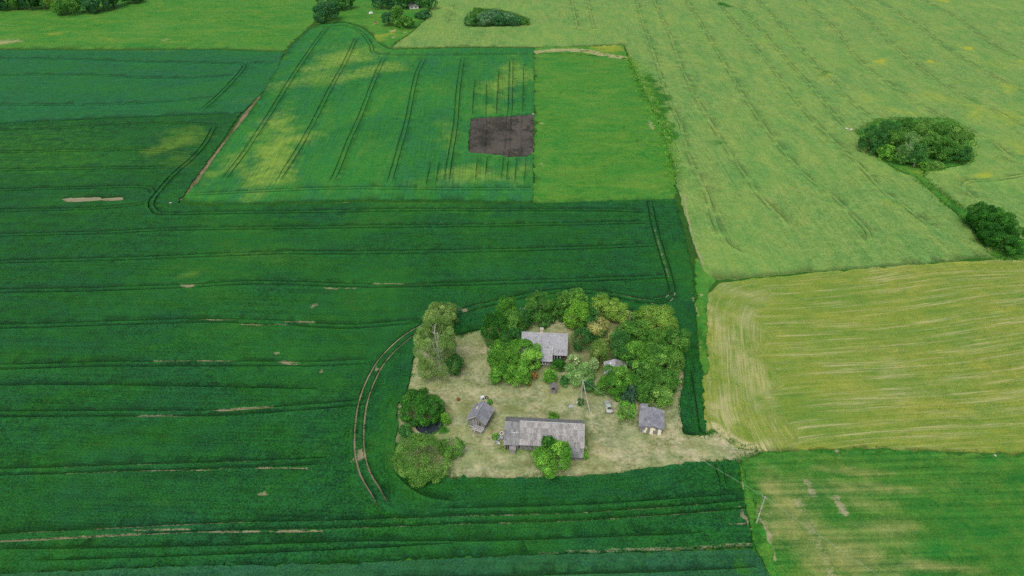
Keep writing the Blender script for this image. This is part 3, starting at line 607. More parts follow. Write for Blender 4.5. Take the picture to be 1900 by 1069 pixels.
# ------------------------------------------------------------------ building materials
def weathered(name, c1, c2, stain, scale=1.0, streak=(3.0, 3.0, 0.4), rnd=0.25, rough=0.85, bump=0.3):
    """weathered board, slate or metal: streaks along one axis, blotchy stains, each piece its own tone"""
    b = NB(name)
    oc = b.n('ShaderNodeTexCoord').outputs['Object']
    oi = b.n('ShaderNodeObjectInfo').outputs['Random']
    off = b.n('ShaderNodeVectorMath', operation='ADD'); b.set(off, 0, oc)
    cb = b.n('ShaderNodeCombineXYZ', {'X': b.math('MULTIPLY', oi, 37.0), 'Y': b.math('MULTIPLY', oi, 91.0), 'Z': 0.0}).outputs[0]
    b.set(off, 1, cb); v = off.outputs[0]
    st = b.noise(b.scaled(v, streak), 2.0 * scale, 3.0, 0.6)
    bl = b.noise(v, 0.8 * scale, 3.0, 0.6); fi = b.noise(v, 6.0 * scale, 2.0)
    col = b.mix(b.ramp(b.math('ADD', st, b.math('MULTIPLY', b.math('SUBTRACT', fi, .5), .5)), .3, .7), c1, c2)
    col = b.mix(b.math('MULTIPLY', b.ramp(bl, .48, .72), .6), col, stain)
    col = b.mix(b.math('MULTIPLY', b.math('ABSOLUTE', b.math('SUBTRACT', oi, .5)), 2 * rnd), col,
                b.mix(b.math('GREATER_THAN', oi, .5), b.mix(.6, c1, stain), c2))
    b.bsdf(col, rough, .25, b.math('ADD', st, fi), bump, .02)
    return b.m
M_slate = weathered('roof_slate', C(150, 151, 158), C(190, 190, 192), C(130, 130, 130), streak=(4, .5, 4), rnd=.15)
M_shake = weathered('roof_patchwork', C(128, 126, 128), C(190, 186, 182), C(108, 102, 100), streak=(4, .5, 4), rnd=.5)
M_shake_dk = weathered('roof_grey_boards', C(106, 108, 110), C(164, 164, 164), C(92, 92, 90), streak=(4, .5, 4), rnd=.4)
M_felt = weathered('roof_felt', C(116, 117, 126), C(166, 166, 174), C(100, 98, 102), streak=(.6, 4, 4), rnd=.35)
M_board = weathered('grey_boards', C(112, 109, 108), C(166, 162, 160), C(84, 78, 76), streak=(5, 5, .3))
M_board_br = weathered('brown_boards', C(66, 52, 46), C(98, 80, 70), C(48, 40, 36), streak=(5, 5, .3))
M_board_lt = weathered('pale_boards', C(170, 172, 172), C(206, 206, 204), C(140, 138, 132), streak=(3, 3, .4))
M_cream = weathered('cream_render', C(246, 232, 192), C(255, 250, 224), C(176, 158, 120), rnd=.1)
M_white = weathered('white_paint', C(210, 212, 210), C(238, 238, 236), C(178, 176, 170), rnd=.1, rough=.6)
M_brick = weathered('chimney_render', C(216, 202, 176), C(244, 232, 208), C(150, 130, 108), rnd=.1)
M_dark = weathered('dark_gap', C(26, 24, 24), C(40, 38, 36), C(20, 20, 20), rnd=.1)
M_conc = weathered('concrete_pole', C(176, 174, 160), C(212, 208, 194), C(150, 148, 136), rnd=.05)
M_wire = weathered('wire', C(150, 160, 150), C(176, 184, 176), C(140, 140, 140), rnd=.05, rough=.5)
M_rust = weathered('rusty_brown', C(96, 62, 40), C(140, 92, 58), C(70, 48, 34))
M_stone = weathered('field_stone', C(176, 170, 156), C(214, 208, 194), C(140, 134, 122), rnd=.4)
M_bark = weathered('bark', C(84, 76, 62), C(122, 112, 94), C(64, 58, 48), streak=(3, 3, .5))
M_birch = weathered('birch_bark', C(176, 174, 160), C(214, 212, 200), C(110, 106, 96), streak=(1, 1, 3))
M_twig = weathered('dead_twig', C(150, 134, 104), C(184, 168, 136), C(116, 100, 78))
def plain(name, col, rough, metal=0.0, spec=.5):
    b = NB(name); oc = b.n('ShaderNodeTexCoord').outputs['Object']
    f = b.noise(oc, 3.0, 3.0); p = b.bsdf(b.mix(b.math('MULTIPLY', f, .5), col, tuple(c * .7 for c in col[:3]) + (1,)), rough, spec); p.inputs['Metallic'].default_value = metal
    return b.m
M_glass = plain('window_glass', C(30, 36, 42), .08); M_tyre = plain('tyre_rubber', C(34, 34, 34), .9); M_car = plain('faded_car_paint', C(190, 196, 184), .35)
M_chrome = plain('dull_chrome', C(170, 170, 168), .35, .6); M_lamp = plain('lamp_glass', C(196, 196, 186), .15); M_blk = plain('black_rubber', C(24, 24, 26), .7); M_grey = plain('grey_plastic', C(160, 164, 166), .6)

# ------------------------------------------------------------------ building tools
RG = random.Random(7)
def ridge_frame(rl, rr, ev, zr, ze, ev_at='R'):
    """local frame of a gabled building from its ridge ends and one eave corner in the photo"""
    a, b2, e = G(rl[0], rl[1], zr), G(rr[0], rr[1], zr), G(ev[0], ev[1], ze)
    d = b2 - a; L = float(np.hypot(*d)); d = d / L; n = np.array((-d[1], d[0]))
    run = abs(float((e - (b2 if ev_at == 'R' else a)) @ n))
    return (float(a[0]), float(a[1]), 0.0), math.atan2(d[1], d[0]), L, run
def corr_sheet(w, l, waves, amp=.025, th=.015):
    mb = MB(); n = waves * 2; 
    for j, y in enumerate((0.0, -l)):
        for i in range(n + 1):
            z = amp * (1 if i % 2 else -1); mb.v.append((w * i / n, y, z))
    for i in range(n): mb.f.append((i, i + n + 1, i + n + 2, i + 1))
    k = len(mb.v); mb.v += [(x, y, z - th) for x, y, z in mb.v]
    for i in range(n): mb.f.append((k + i + 1, k + i + n + 2, k + i + n + 1, k + i))
    for i in range(n): mb.f.append((n + 1 + i, k + n + 1 + i, k + n + 2 + i, n + 2 + i)); mb.f.append((i + 1, k + i + 1, k + i, i))
    mb.f.append((0, k, k + n + 1, n + 1)); mb.f.append((n, 2 * n + 1, k + 2 * n + 1, k + n))
    return mb
def slope(parent_roof, x0, x1, y_r, z_r, y_e, z_e, cols, rows, mat, waves=6, piece='roof_sheet', wob=.012, lap=.08, amp=.025):
    """covers one roof slope with separate overlapping sheets"""
    L = x1 - x0; dy, dz = y_e - y_r, z_e - z_r; S = math.hypot(dy, dz)
    w, l = L / cols, S / rows
    me = corr_sheet(w + .05, l + lap, waves, amp).mesh(piece, mat)
    sgn = -1 if dy < 0 else 1
    yv = Vector((0, -dy / S, -dz / S)); xv = Vector((1, 0, 0)) if sgn < 0 else Vector((-1, 0, 0)); zv = xv.cross(yv)
    for r in range(rows):
        for c in range(cols):
            p = Vector((x0 + c * w if sgn < 0 else x0 + (c + 1) * w, y_r, z_r)) - yv * (r * l) + zv * (.05 + .012 * (rows - r) + RG.uniform(-wob, wob))
            o = link(piece, me, parent_roof)
            m = Matrix((xv, yv, zv)).transposed().to_4x4(); m.translation = p
            o.matrix_local = m @ Matrix.Rotation(RG.gauss(0, wob * .3), 4, 'Z') @ Matrix.Rotation(RG.uniform(.002, .012), 4, 'X')
def boards(mb, x0, x1, z0, z1, y, out=-1, w=.22, axis='x', top=None):
    """vertical boards with open joints standing on a wall plane"""
    n = max(1, int((x1 - x0) / w)); s = (x1 - x0) / n
    for i in range(n):
        a, b2 = x0 + i * s + .008, x0 + (i + 1) * s - .008; t = .03 + RG.uniform(0, .018)
        zt = z1 if top is None else min(top((a + b2) / 2), 99)
        zb = z0 + RG.uniform(0, .06)
        if zt - zb < .1: continue
        ya, yb2 = (y - t, y) if out < 0 else (y, y + t)
        if axis == 'x': mb.box(a, b2, ya, yb2, zb, zt)
        else: mb.box(ya, yb2, a, b2, zb, zt)
def gable_walls(parent, x0, x1, yf, yb_, ze, zr, mat_wall, mat_board, yr=0.0, base=0.0, clad=True, skip_front=()):
    core = MB(); core.box(x0, x1, yf, yb_, base - .15, ze)
    core.v += [(x0, yf, ze), (x0, yb_, ze), (x0, yr, zr), (x1, yf, ze), (x1, yb_, ze), (x1, yr, zr)]
    n = len(core.v) - 6; core.f += [(n, n + 2, n + 1), (n + 3, n + 4, n + 5), (n, n + 3, n + 5, n + 2), (n + 1, n + 2, n + 5, n + 4)]
    w = core.make('wall', mat_wall, parent)
    if clad:
        for nm, args in (('front', dict(x0=x0, x1=x1, y=yf, out=-1)), ('back', dict(x0=x0, x1=x1, y=yb_, out=1))):
            m = MB(); boards(m, args['x0'], args['x1'], base - .05, ze - .02, args['y'], args['out']); o = m.make('board_cladding', mat_board, w); o['kind'] = 'stuff'
        tp = lambda y: (ze + (zr - ze) * (1 - abs(y - yr) / (abs((yf if y < yr else yb_) - yr)))) - .06
        for x, out in ((x0, -1), (x1, 1)):
            m = MB(); boards(m, yf, yb_, base - .05, ze, x, out, axis='y', top=tp); o = m.make('board_cladding', mat_board, w); o['kind'] = 'stuff'
    return w
def window(parent, x, z, w, h, y, mat_f, mullions=1, axis='x', out=-1, tf=.07):
    """framed window: frame (> pane) on a wall plane"""
    f = MB(); t = tf; y0, y1 = (y - .09, y + .02) if out < 0 else (y - .02, y + .09)
    def bx(m, a, b2, ya, yb2, c, d): m.box(a, b2, ya, yb2, c, d) if axis == 'x' else m.box(ya, yb2, a, b2, c, d)
    bx(f, x, x + t, y0, y1, z, z + h); bx(f, x + w - t, x + w, y0, y1, z, z + h); bx(f, x + t, x + w - t, y0, y1, z, z + t); bx(f, x + t, x + w - t, y0, y1, z + h - t, z + h)
    for k in range(mullions):
        c = x + w * (k + 1) / (mullions + 1); bx(f, c - tf / 2, c + tf / 2, y0 + .005, y1 - .005, z + t, z + h - t)
    o = f.make('window', mat_f, parent)
    for k in range(mullions + 1):
        a = x + (w * k / (mullions + 1)) + tf; b2 = x + w * (k + 1) / (mullions + 1) - tf
        p = MB(); bx(p, a, b2, (y - .05 if out < 0 else y + .03), (y - .03 if out < 0 else y + .05), z + t, z + h - t); p.make('pane', M_glass, o)
    return o

# ------------------------------------------------------------------ farmhouse
loc, rz, L, run = ridge_frame((968.5, 616.2), (1053.6, 620), (1051.5, 659), 6.7, 2.75)
TR_ = 0
print('house L %.1f run %.1f' % (L, run))
house = h = empty('farmhouse', loc, rz); tag(h, 'grey-roofed farmhouse with a chimney among the trees', 'house')
gable_walls(h, .45, L - .45, -run + .45, run - .45, 2.75, 6.3, M_board_br, M_board_br)
d = MB(); d.hexa([(0, -run, 2.68), (L, -run, 2.68), (L, 0, 6.62), (0, 0, 6.62), (0, -run, 2.73), (L, -run, 2.73), (L, 0, 6.68), (0, 0, 6.68)])
d.hexa([(0, 0, 6.62), (L, 0, 6.62), (L, run, 2.68), (0, run, 2.68), (0, 0, 6.68), (L, 0, 6.68), (L, run, 2.73), (0, run, 2.73)])
roof = d.make('roof', M_board, h)
slope(roof, -.05, L + .05, 0, 6.7, -run - .1, 2.68, 12, 3, M_slate); slope(roof, -.05, L + .05, 0, 6.7, run + .1, 2.68, 12, 3, M_slate)
MB().tube([(-.1, 0, 6.76), (L / 2, 0, 6.74), (L + .1, 0, 6.77)], .11, 6).make('ridge_cap', M_slate, roof)
cx = L * .43
ch = MB().box(cx - .4, cx + .4, -.15, .55, 5.6, 7.9).make('chimney', M_brick, roof); MB().box(cx - .48, cx + .48, -.23, .63, 7.9, 8.05).make('chimney_cap', M_conc, ch)
MB().bar((L, -run - .12, 2.72), (L, 0, 6.8), .05, .2).make('bargeboard', M_board_lt, roof)
# entrance wing, its roof carrying on down from the main slope
pts = [G(1025.5, 650, 3.4), G(1023, 671, 2.2)]
inv = lambda q: ((q[0] - loc[0]) * math.cos(rz) + (q[1] - loc[1]) * math.sin(rz), -(q[0] - loc[0]) * math.sin(rz) + (q[1] - loc[1]) * math.cos(rz))
xw = inv(pts[0])[0]; yw = inv(pts[1])[1]; x2 = xw - 4.6
d = MB(); d.hexa([(x2, yw, 2.25), (xw, yw, 2.25), (xw, -run * .55, 4.3), (x2, -run * .55, 4.3), (x2, yw, 2.3), (xw, yw, 2.3), (xw, -run * .55, 4.45), (x2, -run * .55, 4.45)]); wr = d.make('porch_roof', M_board, h)
slope(wr, x2, xw, -run * .55, 4.46, yw - .1, 2.28, 4, 3, M_slate)
MB().bar((xw + .04, -run * .62, 4.32), (xw + .04, -run - .35, 3.45), .08, .34).make('bargeboard', M_white, wr)
pw_ = MB().box(x2 + .3, xw - .35, yw + .5, -run + .5, -.1, 2.45).make('porch_wall', M_board_br, h)
m = MB(); boards(m, x2 + .3, xw - .35, -.05, 2.2, yw + .5, -1); o = m.make('board_cladding', M_board_br, pw_); o['kind'] = 'stuff'
for i in range(3): window(h, xw - 3.2 + i * .75, .5, .66, 1.5, yw + .46, M_white, 0, tf=.13)
door = MB().box(xw - .95, xw - .42, yw + .42, yw + .47, 0, 1.95).make('door', M_board, h); MB().box(xw - .9, xw - .82, yw + .38, yw + .42, .95, 1.05).make('handle', M_chrome, door)
window(h, L * .72, .6, 1.7, 1.6, -run + .42, M_white, 1, tf=.17); window(h, L * .9, 1.1, .6, .9, -run + .42, M_board, 0)
window(h, -1.0, .95, 1.2, 1.3, L - .42, M_white, 1, axis='y', out=1)
MB().box(.4, L - .4, -run + .4, run - .4, -.1, .4).make('plinth', M_conc, h)

# ------------------------------------------------------------------ long barn
loc, rz, L, run = ridge_frame((965, 782), (1084, 788), (1080.5, 830.5), 5.2, 2.2)
print('barn L %.1f run %.1f' % (L, run))
bn = empty('barn', loc, rz); tag(bn, 'long grey barn with patchwork roof behind the round tree', 'barn')
gable_walls(bn, .2, L - .3, -run + .35, run - .3, 2.2, 4.95, M_dark, M_board)
d = MB(); d.hexa([(0, -run, 2.14), (L, -run, 2.14), (L, 0, 5.12), (0, 0, 5.12), (0, -run, 2.2), (L, -run, 2.2), (L, 0, 5.18), (0, 0, 5.18)])
d.hexa([(0, 0, 5.12), (L, 0, 5.12), (L, run, 2.14), (0, run, 2.14), (0, 0, 5.18), (L, 0, 5.18), (L, run, 2.2), (0, run, 2.2)])
roof = d.make('roof', M_board, bn)
slope(roof, -.05, L + .05, 0, 5.2, -run - .1, 2.13, 18, 4, M_shake, 4, wob=.03, amp=.012); slope(roof, -.05, L + .05, 0, 5.2, run + .1, 2.13, 18, 4, M_shake_dk, 4, wob=.02, amp=.012)
MB().bar((-.1, 0, 5.33), (L + .1, 0, 5.31), .26, .07).make('ridge_board', M_board_lt, roof)
MB().bar((L + .06, -run - .1, 2.3), (L + .06, 0, 5.32), .1, .16).make('bargeboard', M_board_lt, roof); MB().bar((-.08, -run - .1, 2.32), (-.08, 0, 5.36), .1, .16).make('bargeboard', M_board, roof)
# front boards set in three framed bays, door gap between
for x in (2.9, 5.9): MB().box(x, x + .14, -run + .22, -run + .31, 0, 2.15).make('post', M_board_br, bn)
# lower lean-to at the right front
d = MB(); xa, xb, yl = L * .72, L - .15, -run - 2.15
d.hexa([(xa, yl, 1.35), (xb, yl, 1.35), (xb, -run + .3, 2.12), (xa, -run + .3, 2.12), (xa, yl, 1.4), (xb, yl, 1.4), (xb, -run + .3, 2.17), (xa, -run + .3, 2.17)]); lr = d.make('lean_to_roof', M_board, bn)
slope(lr, xa - .05, xb + .05, -run + .28, 2.14, yl - .1, 1.37, 5, 2, M_shake_dk, 4, wob=.02, amp=.012)
lw = MB().box(xa + .2, xb - .1, yl + .25, -run + .4, -.1, 1.34).make('lean_to_wall', M_dark, bn)
m = MB(); boards(m, xa + .2, xb - .1, 0, 1.3, yl + .25, -1); o = m.make('board_cladding', M_board, lw); o['kind'] = 'stuff'
MB().bar((xb + .02, yl - .1, 1.5), (xb + .02, -run + .25, 2.3), .1, .14).make('bargeboard', M_board_lt, lr)
# rougher left wing, open in front
xw = -3.4; zr2 = 5.02
d = MB(); d.hexa([(xw, -run, 2.1), (-.1, -run, 2.1), (-.1, 0, zr2), (xw, 0, zr2), (xw, -run, 2.16), (-.1, -run, 2.16), (-.1, 0, zr2 + .06), (xw, 0, zr2 + .06)])
d.hexa([(xw, 0, zr2), (-.1, 0, zr2), (-.1, run, 2.1), (xw, run, 2.1), (xw, 0, zr2 + .06), (-.1, 0, zr2 + .06), (-.1, run, 2.16), (xw, run, 2.16)]); wr = d.make('wing_roof', M_board, bn)
slope(wr, xw - .1, -.15, 0, zr2 + .06, -run - .2, 2.05, 5, 6, M_shake_dk, 3, wob=.05, amp=.015); slope(wr, xw - .1, -.15, 0, zr2 + .06, run + .1, 2.08, 5, 5, M_shake_dk, 3, wob=.03, amp=.015)
MB().bar((-1.6, -run * .52, 3.72), (-.2, -run * .5, 3.8), .14, .06).make('loose_board', M_white, wr)
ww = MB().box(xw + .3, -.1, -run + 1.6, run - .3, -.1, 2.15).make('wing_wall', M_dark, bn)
for x in (xw + .2, xw + .75, xw + 2.4): MB().box(x, x + .16, -run + .12, -run + .28, -.05, 2.15).make('post', M_board, bn)
for x, w in ((xw + .38, .34), (xw + .92, .5), (-.9, .75)):
    m = MB(); boards(m, x, x + w, 0, 2.0, -run + .25, -1, .17); m.make('door', M_board_br if w < .6 else M_board, bn)
hut = MB(); hut.box(xw + 1.35, xw + 2.65, -run - .95, -run + .1, .0, 1.3); o = hut.make('feed_box', M_board, bn)
MB().hexa([(xw + 1.25, -run - 1.15, 1.28), (xw + 2.75, -run - 1.15, 1.28), (xw + 2.75, -run + .1, 1.62), (xw + 1.25, -run + .1, 1.62), (xw + 1.25, -run - 1.15, 1.34), (xw + 2.75, -run - 1.15, 1.34), (xw + 2.75, -run + .1, 1.68), (xw + 1.25, -run + .1, 1.68)]).make('lid', M_shake, o)

# ------------------------------------------------------------------ granary on the left of the yard
loc, rz, L, run = ridge_frame((882, 773.5), (898.4, 744.4), (865, 779.6), 4.3, 2.45, 'L')
print('granary L %.1f run %.1f' % (L, run))
granary = g = empty('granary', loc, rz); tag(g, 'small gabled granary with a wooden rack at its front', 'granary')
gable_walls(g, .45, L - .3, -run + .3, run - .3, 2.45, 4.1, M_dark, M_board, base=.3)
d = MB(); d.hexa([(0, -run, 2.4), (L, -run, 2.4), (L, 0, 4.22), (0, 0, 4.22), (0, -run, 2.45), (L, -run, 2.45), (L, 0, 4.28), (0, 0, 4.28)])
d.hexa([(0, 0, 4.22), (L, 0, 4.22), (L, run, 2.4), (0, run, 2.4), (0, 0, 4.28), (L, 0, 4.28), (L, run, 2.45), (0, run, 2.45)]); roof = d.make('roof', M_board, g)
slope(roof, -.05, L + .05, 0, 4.3, -run - .1, 2.38, 6, 3, M_felt, 4, amp=.012); slope(roof, -.05, L + .05, 0, 4.3, run + .1, 2.38, 6, 3, M_felt, 4, amp=.012)
MB().bar((-.1, 0, 4.42), (L + .1, 0, 4.42), .3, .06).make('ridge_board', M_felt, roof)
MB().bar((-.1, 0, 4.42), (-.1, run + .2, 2.42), .1, .2).make('bargeboard', M_board_lt, roof); MB().bar((-.1, 0, 4.42), (-.1, -run - .15, 2.45), .1, .16).make('bargeboard', M_board, roof)
MB().bar((-.05, -run - .14, 2.36), (L, -run - .14, 2.36), .08, .14).make('eave_board', M_board_lt, roof)
n_ = Vector((0, (4.3 - 2.38), run)).normalized(); c_ = Vector((L * .62, run * .35, 4.3 - (4.3 - 2.38) * .35)) + n_ * .16
pm = MB(); pm.hexa([c_ + Vector((-.5, -.25, .22)), c_ + Vector((.5, -.2, .18)), c_ + Vector((.45, .35, -.3)), c_ + Vector((-.4, .3, -.27)), c_ + Vector((-.5, -.25, .25)), c_ + Vector((.5, -.2, .21)), c_ + Vector((.45, .35, -.27)), c_ + Vector((-.4, .3, -.24))]); pm.make('roof_patch', M_brick, roof)
for y in (-.65, 0, .7): MB().box(.30, .38, y - .06, y + .06, .3, 3.1 if abs(y) > .3 else 4.0).make('post', M_board_lt, g)
MB().box(.28, .4, -run + .3, run - .3, .25, .42).make('sill_beam', M_board_lt, g)
door = MB(); boards(door, -1.1, -.3, .4, 2.2, .40, -1, .2, axis='y'); door.make('door', M_board_br, g)
for x in (.6, L - .5):
    for y in (-run + .45, run - .45): MB().box(x - .2, x + .2, y - .2, y + .2, -.1, .3).make('foundation_stone', M_stone, g)

# wooden rack in front of it
q = G(887.5, 801); rk = empty('wooden_rack', (q[0], q[1], .05), rz - rad(6)); tag(rk, 'pale weathered wooden slatted rack standing before the granary', 'rack')
for x in (-.75, .55):
    for y in (-1.15, 1.15): MB().box(x - .05, x + .05, y - .05, y + .05, -.05, 1.0).make('leg', M_board_lt, rk)
for x in (-.8, -.4, .05, .5): MB().box(x, x + .22, -1.35, 1.35, 1.0, 1.06).make('slat', M_board_lt, rk)
for y in (-1.2, -.35, .45, 1.1): MB().box(-.85, .75, y, y + .1, 1.05, 1.1).make('rail', M_board_lt, rk)
MB().box(-.8, -.72, -1.2, 1.2, .4, .48).make('stretcher', M_board, rk)
MB().bar((-1.9, .35, .0), (-.8, .5, .98), .1, .07).make('brace', M_board_lt, rk)

# ------------------------------------------------------------------ wood shed on the right
loc, rz, L, run = ridge_frame((1209.4, 791), (1210.4, 756), (1187, 790), 2.95, 2.4, 'L')
print('shed L %.1f run %.1f' % (L, run))
w = empty('wood_shed', loc, rz); tag(w, 'low grey shed with cream patches on its front wall', 'shed')
gable_walls(w, .35, L - .2, -run + .25, run - .25, 2.4, 2.85, M_board_br, M_board)
d = MB(); d.hexa([(0, -run, 2.36), (L, -run, 2.36), (L, 0, 2.9), (0, 0, 2.9), (0, -run, 2.4), (L, -run, 2.4), (L, 0, 2.95), (0, 0, 2.95)])
d.hexa([(0, 0, 2.9), (L, 0, 2.9), (L, run, 2.36), (0, run, 2.36), (0, 0, 2.95), (L, 0, 2.95), (L, run, 2.4), (0, run, 2.4)]); roof = d.make('roof', M_board, w)
slope(roof, -.05, L + .05, 0, 2.97, -run - .15, 2.36, 6, 3, M_felt, 4, wob=.03); slope(roof, -.05, L + .05, 0, 2.97, run + .15, 2.36, 6, 3, M_felt, 4, wob=.03)
MB().bar((-.1, 0, 3.08), (L + .1, 0, 3.08), .3, .05).make('ridge_board', M_felt, roof)
for y0, y1, z0, z1 in ((1.05, 1.75, .35, 1.15), (.9, 1.35, 1.1, 2.1), (-.5, .35, .1, 2.25), (-.95, -.5, 1.45, 2.1), (-2.35, -1.6, .1, 1.85), (1.75, 2.05, .3, .6)):
    n0 = int((y1 - y0) / .15)
    pp = MB()
    for k in range(n0): pp.box(.22, .292, y0 + k * .15, y0 + k * .15 + .145, z0 + RG.uniform(-.08, .1), z1 + RG.uniform(-.18, .12))
    pp.make('cream_panel', M_cream, w)
an = MB(); an.hexa([(L - .2, .9, 2.3), (L + 1.9, .9, 2.1), (L + 1.9, run + .1, 1.9), (L - .2, run + .1, 2.1), (L - .2, .9, 2.36), (L + 1.9, .9, 2.16), (L + 1.9, run + .1, 1.96), (L - .2, run + .1, 2.16)])
ar = an.make('annex_roof', M_felt, w); MB().box(L - .19, L + 1.7, 1.1, run - .2, -.1, 2.0).make('annex_wall', M_board_br, w)
MB().box(L - .1, L + .35, run - 1.35, run - .25, 2.36, 2.46).make('loose_sheet', M_white, ar)
MB().tube([(L + .05, -1.1, 2.2), (L + .05, -1.1, 3.3)], .09, 8).make('stove_pipe', M_board, w)

# ------------------------------------------------------------------ hidden shed in the trees
loc, rz, L, run = ridge_frame((1143, 689), (1142, 666.5), (1121.8, 692.5), 3.3, 2.2, 'L')
print('hut L %.1f run %.1f' % (L, run))
w = empty('garden_shed', loc, rz); tag(w, 'grey-roofed hut half hidden under the tree group', 'shed')
gable_walls(w, .25, L - .2, -run + .25, run - .25, 2.2, 3.2, M_dark, M_board)
d = MB(); d.hexa([(0, -run, 2.16), (L, -run, 2.16), (L, 0, 3.25), (0, 0, 3.25), (0, -run, 2.2), (L, -run, 2.2), (L, 0, 3.3), (0, 0, 3.3)])
d.hexa([(0, 0, 3.25), (L, 0, 3.25), (L, run, 2.16), (0, run, 2.16), (0, 0, 3.3), (L, 0, 3.3), (L, run, 2.2), (0, run, 2.2)]); roof = d.make('roof', M_board, w)
slope(roof, -.05, L + .05, 0, 3.32, -run - .1, 2.18, 4, 2, M_board, 4); slope(roof, -.05, L + .05, 0, 3.32, run + .1, 2.18, 4, 2, M_slate, 5)
MB().box(L * .55, L * .8, run * .4, run * .55, 2.98, 3.06).make('loose_board', M_white, roof)

# ------------------------------------------------------------------ well house
q = G(1027, 728); wl = empty('well_house', (q[0], q[1], 0), rad(-8)); tag(wl, 'tiny gabled well house with open front by the shrubs', 'well')
MB().box(-.6, .6, -.55, .65, -.1, .85).make('well_box', M_board, wl)
for x in (-.62, .5):
    for y in (-.62, .6): MB().box(x, x + .12, y, y + .12, -.05, 1.9).make('post', M_board, wl)
MB().box(-.5, .5, .45, .6, .85, 1.85).make('back_wall', M_board_br, wl)
rf = MB().bar((0, -1.0, 2.62), (0, 1.0, 2.62), .1).make('roof', M_board, wl)
for s in (-1, 1):
    for k in range(7):
        y = -1.0 + k * .29
        MB().hexa([(s * .98, y, 1.72), (s * 0.02, y, 2.66), (s * .02, y + .27, 2.66), (s * .98, y + .27, 1.72), (s * .98, y, 1.76), (s * .02, y, 2.7), (s * .02, y + .27, 2.7), (s * .98, y + .27, 1.76)]).make('roof_board', M_board, rf)
MB().tube([(-.55, 0, 1.45), (.55, 0, 1.45)], .1, 8).make('windlass', M_board_br, wl)

# ------------------------------------------------------------------ old car
q = G(1128.6, 758); car = empty('parked_car', (q[0], q[1], .05), rad(93)); tag(car, 'old faded grey-green sedan parked in the yard by the bushes', 'car')
def loft(mb, secs):
    n = len(secs[0]); b0 = len(mb.v)
    for s_ in secs: mb.v += s_
    for i in range(len(secs) - 1):
        for k in range(n): a = b0 + i * n + k; c = b0 + i * n + (k + 1) % n; mb.f.append((a, c, c + n, a + n))
    mb.f.append(tuple(b0 + k for k in range(n))[::-1]); mb.f.append(tuple(b0 + (len(secs) - 1) * n + k for k in range(n)))
def sec(x, w, z0, z1, r=.12): return [(x, -w, z0), (x, -w - .03, (z0 + z1) / 2), (x, -w, z1 - r), (x, -w + r, z1), (x, w - r, z1), (x, w, z1 - r), (x, w + .03, (z0 + z1) / 2), (x, w, z0)]
bd = MB(); loft(bd, [sec(-2.05, .68, .35, .78), sec(-1.95, .76, .28, .9), sec(-1.2, .8, .25, .95), sec(0, .81, .25, .93), sec(.9, .8, .25, .92), sec(1.9, .74, .28, .84), sec(2.05, .68, .35, .72)]); body = bd.make('body', M_car, car, True)
cb_ = MB(); loft(cb_, [sec(-1.45, .66, .9, .98, .04), sec(-.95, .62, .9, 1.4, .1), sec(-.2, .62, .9, 1.45, .1), sec(.35, .61, .9, 1.42, .1), sec(.95, .66, .9, .97, .04)]); cb_.make('cabin', M_car, car, True)
MB().quad((.40, -.5, 1.42), (.94, -.57, 1.015), (.94, .57, 1.015), (.40, .5, 1.42)).make('windscreen', M_glass, car)
MB().quad((-.98, -.5, 1.42), (-.98, .5, 1.42), (-1.42, .57, 1.045), (-1.42, -.57, 1.045)).make('rear_window', M_glass, car)
for s in (-1, 1):
    for x0, x1 in ((-.9, -.3), (-.22, .4)): MB().quad((x0, s * .665, .98), (x1, s * .665, .98), (x1 - .05, s * .655, 1.33), (x0 + .04, s * .655, 1.33)).make('side_window', M_glass, car)
    for x in (-1.3, 1.3):
        wh = MB().tube([(x, s * .66, .3), (x, s * .82, .3)], .31, 14).make('wheel', M_tyre, car); MB().tube([(x, s * .80, .3), (x, s * .835, .3)], .18, 10).make('hub_cap', M_chrome, wh)
    MB().tube([(2.0, s * .5, .62), (2.08, s * .5, .62)], .1, 10).make('headlight', M_lamp, car)
    MB().box(-2.09, -2.02, s * .5 - .12, s * .5 + .12, .58, .74).make('tail_light', M_rust, car)
MB().box(2.03, 2.13, -.74, .74, .34, .44).make('bumper', M_chrome, car); MB().box(-2.15, -2.05, -.74, .74, .34, .44).make('bumper', M_chrome, car)
MB().box(-1.25, -.75, .35, .75, .96, 1.02).make('loose_panel', M_cream, car)

# ------------------------------------------------------------------ poles and wires
def pole(px_, py_, H, label, brace=None, arm=0.0):
    q = G(px_, py_); e = empty('utility_pole', (q[0], q[1], 0), 0); tag(e, label, 'pole', 'poles of the overhead line')
    MB().tube([(0, 0, -.3), (0, 0, H)], [.15, .10], 8).make('shaft', M_conc, e)
    if brace is not None:
        b2 = G(*brace); MB().tube([(b2[0] - q[0], b2[1] - q[1], -.3), (0.05, -.05, H - .5)], [.15, .11], 8).make('strut', M_conc, e)
    MB().bar((-.45, .45, H - .25), (.45, -.45, H - .25), .09).make('crossarm', M_board, e)
    for k in (-.4, .4): MB().tube([(k, -k, H - .22), (k, -k, H - .02)], .05, 6).make('insulator', M_white, e)
    return e, Vector((q[0], q[1], H))
p1, t1 = pole(1077.5, 752, 8.6, 'pale pole with slanting strut beside the well house', brace=(1095, 765))
p2, t2 = pole(1403, 972, 8.6, 'single pale pole standing in the lower right field')
d_ = t2 - t1; q3 = t2 + d_ * .98
e3 = empty('utility_pole', (q3.x, q3.y, 0)); tag(e3, 'next pole of the line beyond the lower right corner', 'pole', 'poles of the overhead line')
MB().tube([(0, 0, -.3), (0, 0, 8.6)], [.15, .10], 8).make('shaft', M_conc, e3)
